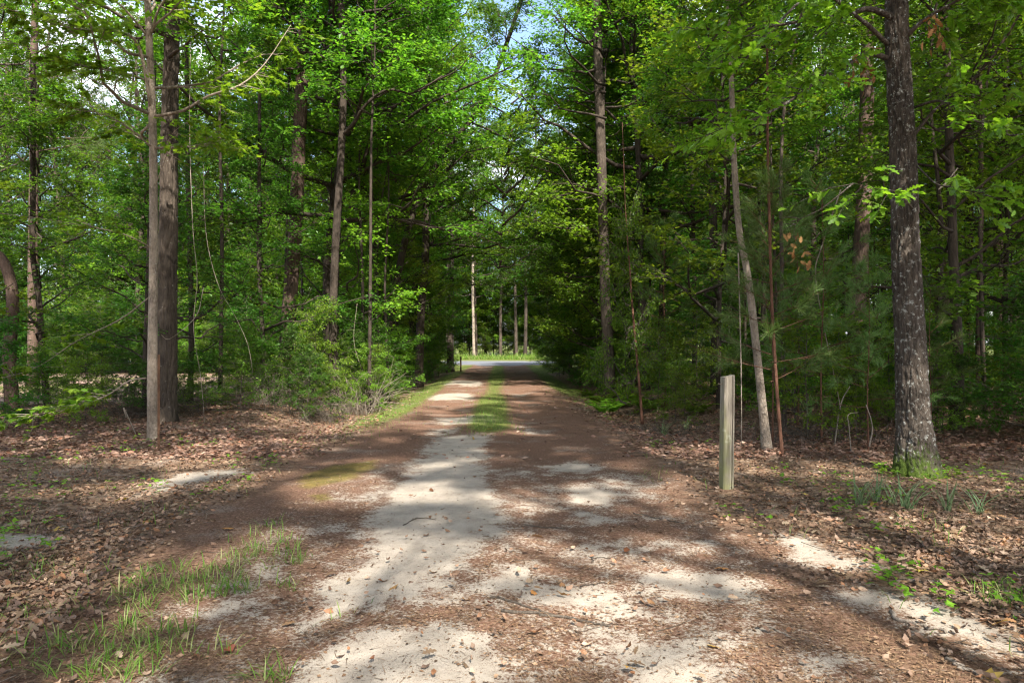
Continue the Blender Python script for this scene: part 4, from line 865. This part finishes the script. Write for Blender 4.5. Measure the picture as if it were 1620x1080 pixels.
# ferns by the grey trunk, strap-leaved tufts by the mossy oak
_t('arcblade', [(0, .024, 0), (0, -.024, 0), (.40, .022, .0), (.40, -.022, .0), (.75, .013, -.12), (.75, -.013, -.12), (1, 0, -.30)], [(0, 1, 3), (0, 3, 2), (2, 3, 5), (2, 5, 4), (4, 5, 6)])
def fern(seed):
    r = np.random.default_rng(seed); P = []; D = []; S_ = []
    for k in range(9):
        a = k*.7+r.normal(0, .2); L_ = r.uniform(.45, .7)
        for s in np.linspace(.15, 1, 16):
            for sd in (-1, 1):
                P.append((math.cos(a)*L_*s, math.sin(a)*L_*s, L_*(1.1*s-.75*s*s))); D.append((math.cos(a+sd*1.3), math.sin(a+sd*1.3), -.1)); S_.append(.17*(1.1-s)+.02)
    n = len(P); return mesh('fronds', *leaves('oval', np.array(P), np.array(D), np.array([0, 0, 1.])+r.normal(0, .15, (n, 3)), np.array(S_)), [M['leaf_light']])
fm = [fern(1), fern(2)]
for k, (px, py) in enumerate([(948, 640), (975, 645), (1000, 640), (930, 628), (985, 628), (1025, 650), (1100, 655), (960, 655)]):
    p = G(px, py); t = thing('fern', tuple(p), 'light green fern in the patch at the foot of the grey trunk', 'fern', 'ferns at the foot of the grey trunk', rz=k*1.3); t.scale = (1.1+.2*(k % 3),)*3; link('fronds', fm[k % 2], t)
def tuft_mesh(seed, n, Lb, lean, mat, wd=1.0):
    r = np.random.default_rng(seed); a = r.random(n)*6.28; D = np.stack([np.cos(a)*lean*r.random(n), np.sin(a)*lean*r.random(n), np.ones(n)], -1)
    P = np.stack([r.normal(0, .03, n), r.normal(0, .03, n), np.full(n, -.01)], -1); V_, F_ = leaves('arcblade', P, D, -np.stack([np.cos(a), np.sin(a), np.zeros(n)], -1), Lb*r.uniform(.5, 1.2, n)); return mesh('blades', V_, F_, [mat])
tm = [tuft_mesh(k, 16, .36, .9, M['grass_pale']) for k in range(3)]
for k, (px, py, lb) in enumerate([(1362, 800, 'widest pale strap-leaved tuft before the mossy oak'), (1385, 792, 'pale strap-leaved tuft close beside the widest one'), (1410, 798, 'pale strap-leaved tuft in the middle of the row before the mossy oak'),
    (1436, 805, 'thin upright pale tuft below the orange leaf near the oak foot'), (1498, 808, 'sparse pale tuft past the oak, standing alone in brown leaves'), (1548, 812, 'two-bladed pale tuft farthest out past the mossy oak'), (1050, 690, 'strap-leaved green tuft at the wood edge near the drive'), (1085, 680, 'strap-leaved green tuft beside the dry roots at the wood edge')]):
    p = G(px, py); t = thing('strap_leaf_tuft', tuple(p), lb, 'plant', 'strap-leaved tufts', rz=k*2.1); link('blades', tm[k % 3], t)

# ------------------------------------------------------------------ fallen sticks
ST = [([(795, 968), (850, 972), (905, 982), (968, 992)], .011, 'twig_dark', 'dark half-buried stick lying across the sandy foreground'),
 ([(780, 944), (810, 952), (850, 966), (885, 976)], .008, 'twig_dark', 'thin dark root just above the half-buried stick'),
 ([(1410, 927), (1430, 921), (1465, 923), (1505, 919)], .017, 'twig', 'pale bare stick at the edge of brown leaves under a yellow leaf'),
 ([(1412, 970), (1428, 984), (1460, 992), (1495, 1001)], .013, 'twig', 'curved pale stick with a yellow side among the sunlit leaves'),
 ([(1336, 860), (1352, 870), (1376, 880)], .008, 'twig', 'short grey twig at the corner of the dim sand patch'), ([(1592, 938), (1605, 955), (1622, 976)], .014, 'twig', 'grey stick sloping down beside the small green plant'),
 ([(832, 831), (860, 834), (893, 836)], .006, 'twig_dark', 'thin dark twig lying straight across the middle of the sand'), ([(910, 930), (940, 925), (975, 922)], .005, 'twig_dark', 'thin grey twig on sand below the brown strip of pine straw'),
 ([(936, 890), (944, 882), (975, 884)], .005, 'twig_dark', 'small forked twig beside a green leafy sprig'), ([(1208, 988), (1232, 1000), (1262, 1014)], .005, 'twig', 'short pale twig on the reddish straw right of the sand'),
 ([(1455, 884), (1480, 900), (1500, 918)], .010, 'twig_dark', 'dark stick under leaves running to the pale bare stick'), ([(1180, 955), (1190, 940), (1205, 932)], .006, 'twig', 'small white twig between two sand patches'),
 ([(1500, 1045), (1530, 1062), (1555, 1075)], .012, 'twig', 'pale curved stick beside the large yellow leaf'), ([(30, 985), (60, 975), (95, 968)], .010, 'twig', 'pale stick in the sunlit litter of the grassy corner'),
 ([(1000, 812), (1050, 822), (1080, 828)], .006, 'twig_dark', 'long thin twig at the far side of the lit sand streak'), ([(640, 830), (660, 820), (690, 822)], .005, 'twig_dark', 'small twig on the shaded sand of the wheel track')]
for pts, r, mt, lb in ST:
    Pg = [G(*p)+np.array((0, 0, r*.75)) for p in pts]; P = spline(Pg, 16); P[:, :2] += .02*np.random.default_rng(int(r*1e4)+len(lb)).normal(0, .5, (16, 2)); o0 = P[0].copy()
    V_, F_ = tubes((P-o0)[None], (r*(1-.45*np.linspace(0, 1, 16)))[None], 8); tag(link('fallen_stick', mesh('fallen_stick', V_, F_, [M[mt]], True), loc=tuple(o0)), lb, 'stick')

# ------------------------------------------------------------------ single fallen leaves
FL = [(1152, 903, .085, 'orange', 'orange leaf lying on the brown straw right of the longest sand patch'), (1458, 904, .085, 'yellow', 'yellow leaf just above the pale bare stick'), (1501, 875, .07, 'orange', 'orange leaf in brown litter up from the pale bare stick'),
 (1590, 857, .10, 'orange', 'broad orange leaf farthest out in the brown litter'), (1418, 778, .08, 'orange', 'orange leaf caught in the strap-leaved tufts'), (1547, 757, .08, 'yellow', 'yellow leaf on the litter past the oak foot'),
 (1555, 735, .08, 'yellow', 'yellow leaf farther back past the oak foot'), (1558, 1068, .11, 'yellow', 'large crumpled yellow leaf, biggest of the yellow ones'), (1124, 1026, .07, 'orange', 'dull orange leaf on the dark straw between sand patches'),
 (1575, 991, .09, 'orange', 'orange leaf in the sunlit litter above the large yellow leaf'), (987, 872, .07, 'red', 'bright red leaf near the forked twig'), (782, 957, .06, 'red', 'small red leaf standing by the half-buried stick'),
 (678, 908, .07, 'brownleaf', 'brown leaf on sunlit sand above the olive one'), (632, 928, .08, 'brownleaf', 'olive brown leaf on the shaded sand'), (552, 920, .07, 'brownleaf', 'dark brown leaf at the edge of the sand by the grass'),
 (597, 922, .07, 'brownleaf', 'brown leaf on sand beside the olive one'), (730, 952, .07, 'brownleaf', 'yellowish brown leaf in the arching strip of straw'), (997, 1023, .07, 'brownleaf', 'red-brown leaf on the pale sand below the half-buried stick'),
 (997, 1060, .07, 'orange', 'amber leaf at the edge of the pale sand near the bottom'), (898, 947, .07, 'brownleaf', 'brown leaf on shaded sand past the end of the small root'), (1037, 962, .06, 'brownleaf', 'tan leaf on a lit spot of sand'),
 (590, 1043, .05, 'brownleaf', 'small dark leaf alone on the bright sand'), (858, 1003, .09, 'brownleaf', 'curled dark brown leaf standing below the half-buried stick'), (1047, 906, .06, 'brownleaf', 'tan leaf on the longest sand patch'),
 (685, 778, .09, 'brownleaf', 'rusty leaf on the shaded wheel track'), (887, 925, .07, 'brownleaf', 'brown leaf next to the thin grey twig'), (87, 838, .10, 'yellow', 'long yellow leaf in the shade near the grey sand'),
 (200, 791, .10, 'yellow', 'thin yellow leaf beyond the grey sand patches'), (367, 839, .09, 'orange', 'orange leaf at the edge of the upper grass patch'), (282, 771, .13, 'brownleaf', 'big red-brown leaf by the grey sand patch'),
 (368, 1026, .09, 'red', 'rust red leaf in litter beside the lower grass'), (748, 695, .11, 'yellow', 'yellow leaf at the far end of the sandy track'), (770, 680, .11, 'yellow', 'yellow leaf where the grass strip begins'),
 (1380, 802, .06, 'yellow', 'small yellow leaf under the strap-leaved tufts'), (1275, 785, .06, 'yellow', 'small yellow-green leaf in the litter beyond the dim sand patch'), (683, 1067, .05, 'brownleaf', 'tiny pale brown leaf low on the bright sand'),
 (840, 940, .05, 'orange', 'small orange leaf between root and stick'), (1232, 742, .07, 'yellow', 'yellow leaf by the foot of the leaning pale tree'), (230, 830, .09, 'orange', 'dull orange leaf in the shaded litter beyond the grass')]
flm = {k: mesh('fallen_leaf', *(lambda a: (a[0], a[1]))(leaves('maple' if k in ('yellow', 'orange') else 'curl', np.zeros((1, 3)), np.array([[1., 0, 0]]), np.array([[0, 0, 1.]]), np.ones(1))), [M[k]]) for k in ('yellow', 'orange', 'red', 'brownleaf')}
for k, (px, py, s, mt, lb) in enumerate(FL):
    p = G(px, py); o = link('fallen_leaf', flm[mt], loc=(p[0], p[1], p[2]+.018), sc=s*1.15); o.rotation_euler = (RNG.normal(0, .35)+.25, RNG.normal(0, .3), RNG.random()*6.28); tag(o, lb, 'leaf')

# ------------------------------------------------------------------ leaf litter, straw, grass
r = np.random.default_rng(3)
def samp(n, y0, y1, p=1.6, xw=.80):
    u = r.random(n); y = (y0**(1-p)+u*(y1**(1-p)-y0**(1-p)))**(1/(1-p)); x = (r.random(n)*2-1)*(y*xw+.4); return x, y
def on_ground(x, y, z=.0): return np.stack([x, y, gz(x, y)+z], -1)
def litter(n, y0, y1, kind, s0, s1, prob, name, mat, lift=.012, tilt=.5, p=1.6, label=None):
    x, y = samp(n, y0, y1, p); k = r.random(n) < prob(x, y); x, y = x[k], y[k]; n = len(x); a = r.random(n)*6.28
    P = on_ground(x, y, 0); P[:, 2] += lift*r.random(n); D = np.stack([np.cos(a), np.sin(a), r.normal(0, tilt*.4, n)], -1)
    return stuff(link(name, mesh(name, *leaves(kind, P, D, np.array([0, 0, 1.])+r.normal(0, tilt, (n, 3)), r.uniform(s0, s1, n)), [M[mat]])), label)
SV = lambda x, y: gridval(SAND, x, y); GV = lambda x, y: gridval(GREEN, x, y); LV = lambda x, y: gridval(LEAFY, x, y); PV = lambda x, y: gridval(paved+FIELD, x, y)
def twig_scatter(n, y0, y1):
    x, y = samp(n, y0, y1, 1.5); a = r.random(n)*6.28; ln = r.uniform(.05, .32, n)**1.0; s = np.linspace(-.5, .5, 4)
    bx = r.normal(0, .12, n); X_ = x[:, None]+ln[:, None]*(np.cos(a)[:, None]*s-np.sin(a)[:, None]*bx[:, None]*s*s*4); Y_ = y[:, None]+ln[:, None]*(np.sin(a)[:, None]*s+np.cos(a)[:, None]*bx[:, None]*s*s*4)
    P = np.stack([X_, Y_, gz(X_, Y_)+.006+.02*r.random(n)[:, None]*(np.abs(x-road_cx(y)) > 2.4)[:, None]], -1); k = (r.random(n) < np.clip((LV(x, y)-.2), .03, 1)*(1-.8*sst(.35, .6, SV(x, y))))
    P = P[k]; R_2 = (r.uniform(.0012, .0032, len(P))*(.6+ln[k]*2.0))[:, None]*np.array([1, .9, .75, .5])
    return mesh('twigs', *tubes(P, R_2, 4, False), [M['twig_dark']], True), mesh('twigs', *tubes(P[::3]+np.array([.31, .17, 0]), R_2[::3], 4, False), [M['twig']], True)
for m_ in twig_scatter(4200, 2.7, 15): stuff(link('twigs', m_), 'small dead twigs strewn through the litter')
nz = lambda x, y: fbm(x*.9, y*.9, seed=66)
litter(66000, 2.7, 9.5, 'curl', .028, .070, lambda x, y: np.clip(LV(x, y)*(1-.9*sst(.35, .6, SV(x, y)))*(.75+.5*nz(x, y)), .012, 1), 'leaf_litter', 'litter', .03, .5, 1.7, 'brown oak leaf litter covering the ground beside the sandy drive')
litter(5000, 2.7, 8, 'oak', .06, .11, lambda x, y: np.clip(LV(x, y)*(1-.9*sst(.35, .6, SV(x, y))), .01, 1), 'oak_leaf_litter', 'litter', .045, .35, 1.7, 'lobed brown oak leaves lying loose on the litter')
litter(52000, 9.5, 24, 'oval', .06, .105, lambda x, y: np.clip(LV(x, y)*(1-sst(.35, .6, SV(x, y)))*(1-PV(x, y))*(1-.5*GV(x, y)), .02, 1), 'leaf_litter', 'litter', .04, .5, 1.4, 'brown leaf litter farther off under the trees')
litter(70000, 2.7, 9, 'straw', .03, .11, lambda x, y: np.clip((1-LV(x, y))*(1-1.0*sst(.3, .6, SV(x, y)))+.05, .05, 1)*(np.abs(x-road_cx(y)) < 5), 'pine_straw', 'straw', .012, .15, 1.7, 'reddish pine straw strewn over the drive')
litter(60000, 2.7, 14, 'oval', .010, .034, lambda x, y: np.clip((1-.88*sst(.35, .65, SV(x, y)))*(1-.5*LV(x, y)), .05, 1)*(np.abs(x-road_cx(y)) < 5), 'leaf_crumbs', 'straw', .008, .3, 1.7, 'small brown leaf crumbs on the drive')
def grass(name, x, y, s0, s1, mat, label, wide=1.0):
    n = len(x); a = r.random(n)*6.28; t = r.uniform(.1, 1.5, n); P = on_ground(x, y, -.004)
    D = np.stack([np.cos(a)*t, np.sin(a)*t, np.ones(n)], -1); Nn = -np.stack([np.cos(a), np.sin(a), 0*a], -1)
    return stuff(link(name, mesh(name, *leaves('arcblade', P, D, Nn, r.uniform(s0, s1, n)*wide), [M[mat]])), label)
x, y = samp(90000, 10.5, 58, 1.1, .35); k = (r.random(len(x)) < GV(x, y)**1.3*1.1) & (np.abs(x) < 9); grass('grass', x[k], y[k], .05, .12, 'grass', 'short grass on the strip between the wheel tracks and the verges')
x = r.uniform(-40, 40, 26000); y = r.uniform(73, 79.5, 26000); grass('grass', x, y, .35, .9, 'grass', 'tall pale grass across the road')
GP = [([(330, 885), (360, 850), (430, 825), (510, 850), (480, 890), (400, 905)], 337), ([(225, 905), (300, 890), (420, 925), (410, 945), (310, 950), (300, 1000), (240, 1040), (180, 1000), (175, 940)], 863), ([(60, 1085), (90, 1010), (300, 1020), (400, 1030), (330, 1085)], 412),
 ([(-40, 1060), (-20, 960), (180, 935), (200, 1000), (80, 1060)], 186), ([(1530, 950), (1560, 925), (1640, 940), (1640, 965), (1560, 965)], 186), ([(1540, 1080), (1560, 1040), (1640, 1030), (1640, 1080)], 55), ([(0, 900), (60, 880), (130, 905), (120, 930), (0, 925)], 96),
 ([(450, 890), (500, 870), (520, 900), (480, 925)], 59), ([(10, 760), (60, 730), (140, 735), (120, 800), (30, 810)], 96), ([(500, 905), (430, 925), (330, 935), (460, 940)], 96), ([(480, 1000), (560, 960), (600, 950), (520, 990)], 14), ([(1000, 745), (1050, 735), (1060, 760), (1010, 765)], 40), ([(380, 1075), (480, 1050), (560, 1062), (500, 1085)], 81)]
xx, yy = [], []
for poly, n in GP:
    q = np.array(gpoly(poly)); lo, hi_ = q.min(0), q.max(0); x = r.uniform(lo[0], hi_[0], n*4); y = r.uniform(lo[1], hi_[1], n*4); cl = vnoise(x*7, y*7, seed=5)*.5+vnoise(x*2.5, y*2.5, seed=6)*.5
    k = (sdist(x, y, q)+.12*fbm(x*3, y*3, seed=7) > 0) & (cl > -.05); xx.append(x[k][:n]); yy.append(y[k][:n])
x, y = samp(9000, 2.7, 14, 1.5); k = (LV(x, y) > .35) & (vnoise(x*2.3, y*2.3, seed=12)+.6*vnoise(x*9, y*9, seed=13)+.25*(x < -1.2) > .55); xx.append(x[k]); yy.append(y[k])
grass('grass', np.concatenate(xx), np.concatenate(yy), .03, .15, 'grass', 'loose patches of bright grass in the leaf litter')
# small seedlings and clover in the litter
x, y = samp(1500, 3, 22, 1.2); k = (LV(x, y) > .5) & (vnoise(x*1.2, y*1.2, seed=19) > .28); x, y = x[k], y[k]; kk = np.repeat(np.arange(len(x)), 7); n = len(kk)
P = on_ground(x[kk]+r.normal(0, .06, n), y[kk]+r.normal(0, .06, n), .0)+np.stack([0*kk, 0*kk, r.uniform(.02, .14, n)], -1); a = r.random(n)*6.28
stuff(link('seedlings', mesh('seedlings', *leaves('lobed', P, np.stack([np.cos(a), np.sin(a), 0*a-.1], -1), np.array([0, 0, 1.])+r.normal(0, .3, (n, 3)), r.uniform(.03, .07, n)), [M['leaf_light']])), 'small green seedlings coming up through the litter')
# moss and seedling leaves round the oak foot
n = 260; a = r.random(n)*6.28; rr = .36+.12*r.random(n); P = np.stack([oak_o[0]+np.cos(a)*rr, oak_o[1]+np.sin(a)*rr*.9, np.zeros(n)], -1); P[:, 2] = gz(P[:, 0], P[:, 1])+r.uniform(.01, .10, n)
stuff(link('moss_cushion', mesh('moss_cushion', *leaves('lobed', P, np.stack([np.cos(a), np.sin(a), 0*a+.2], -1), np.array([0, 0, 1.])+r.normal(0, .4, (n, 3)), r.uniform(.03, .06, n)), [M['leaf_light']])), 'bright green small leaves and moss at the oak foot')
print('TRIS', sum(len(o.data.loops)-2*len(o.data.polygons) for o in {o.data.name: o for o in COL.objects if o.type == 'MESH'}.values()), 'OBJ', len(COL.objects))
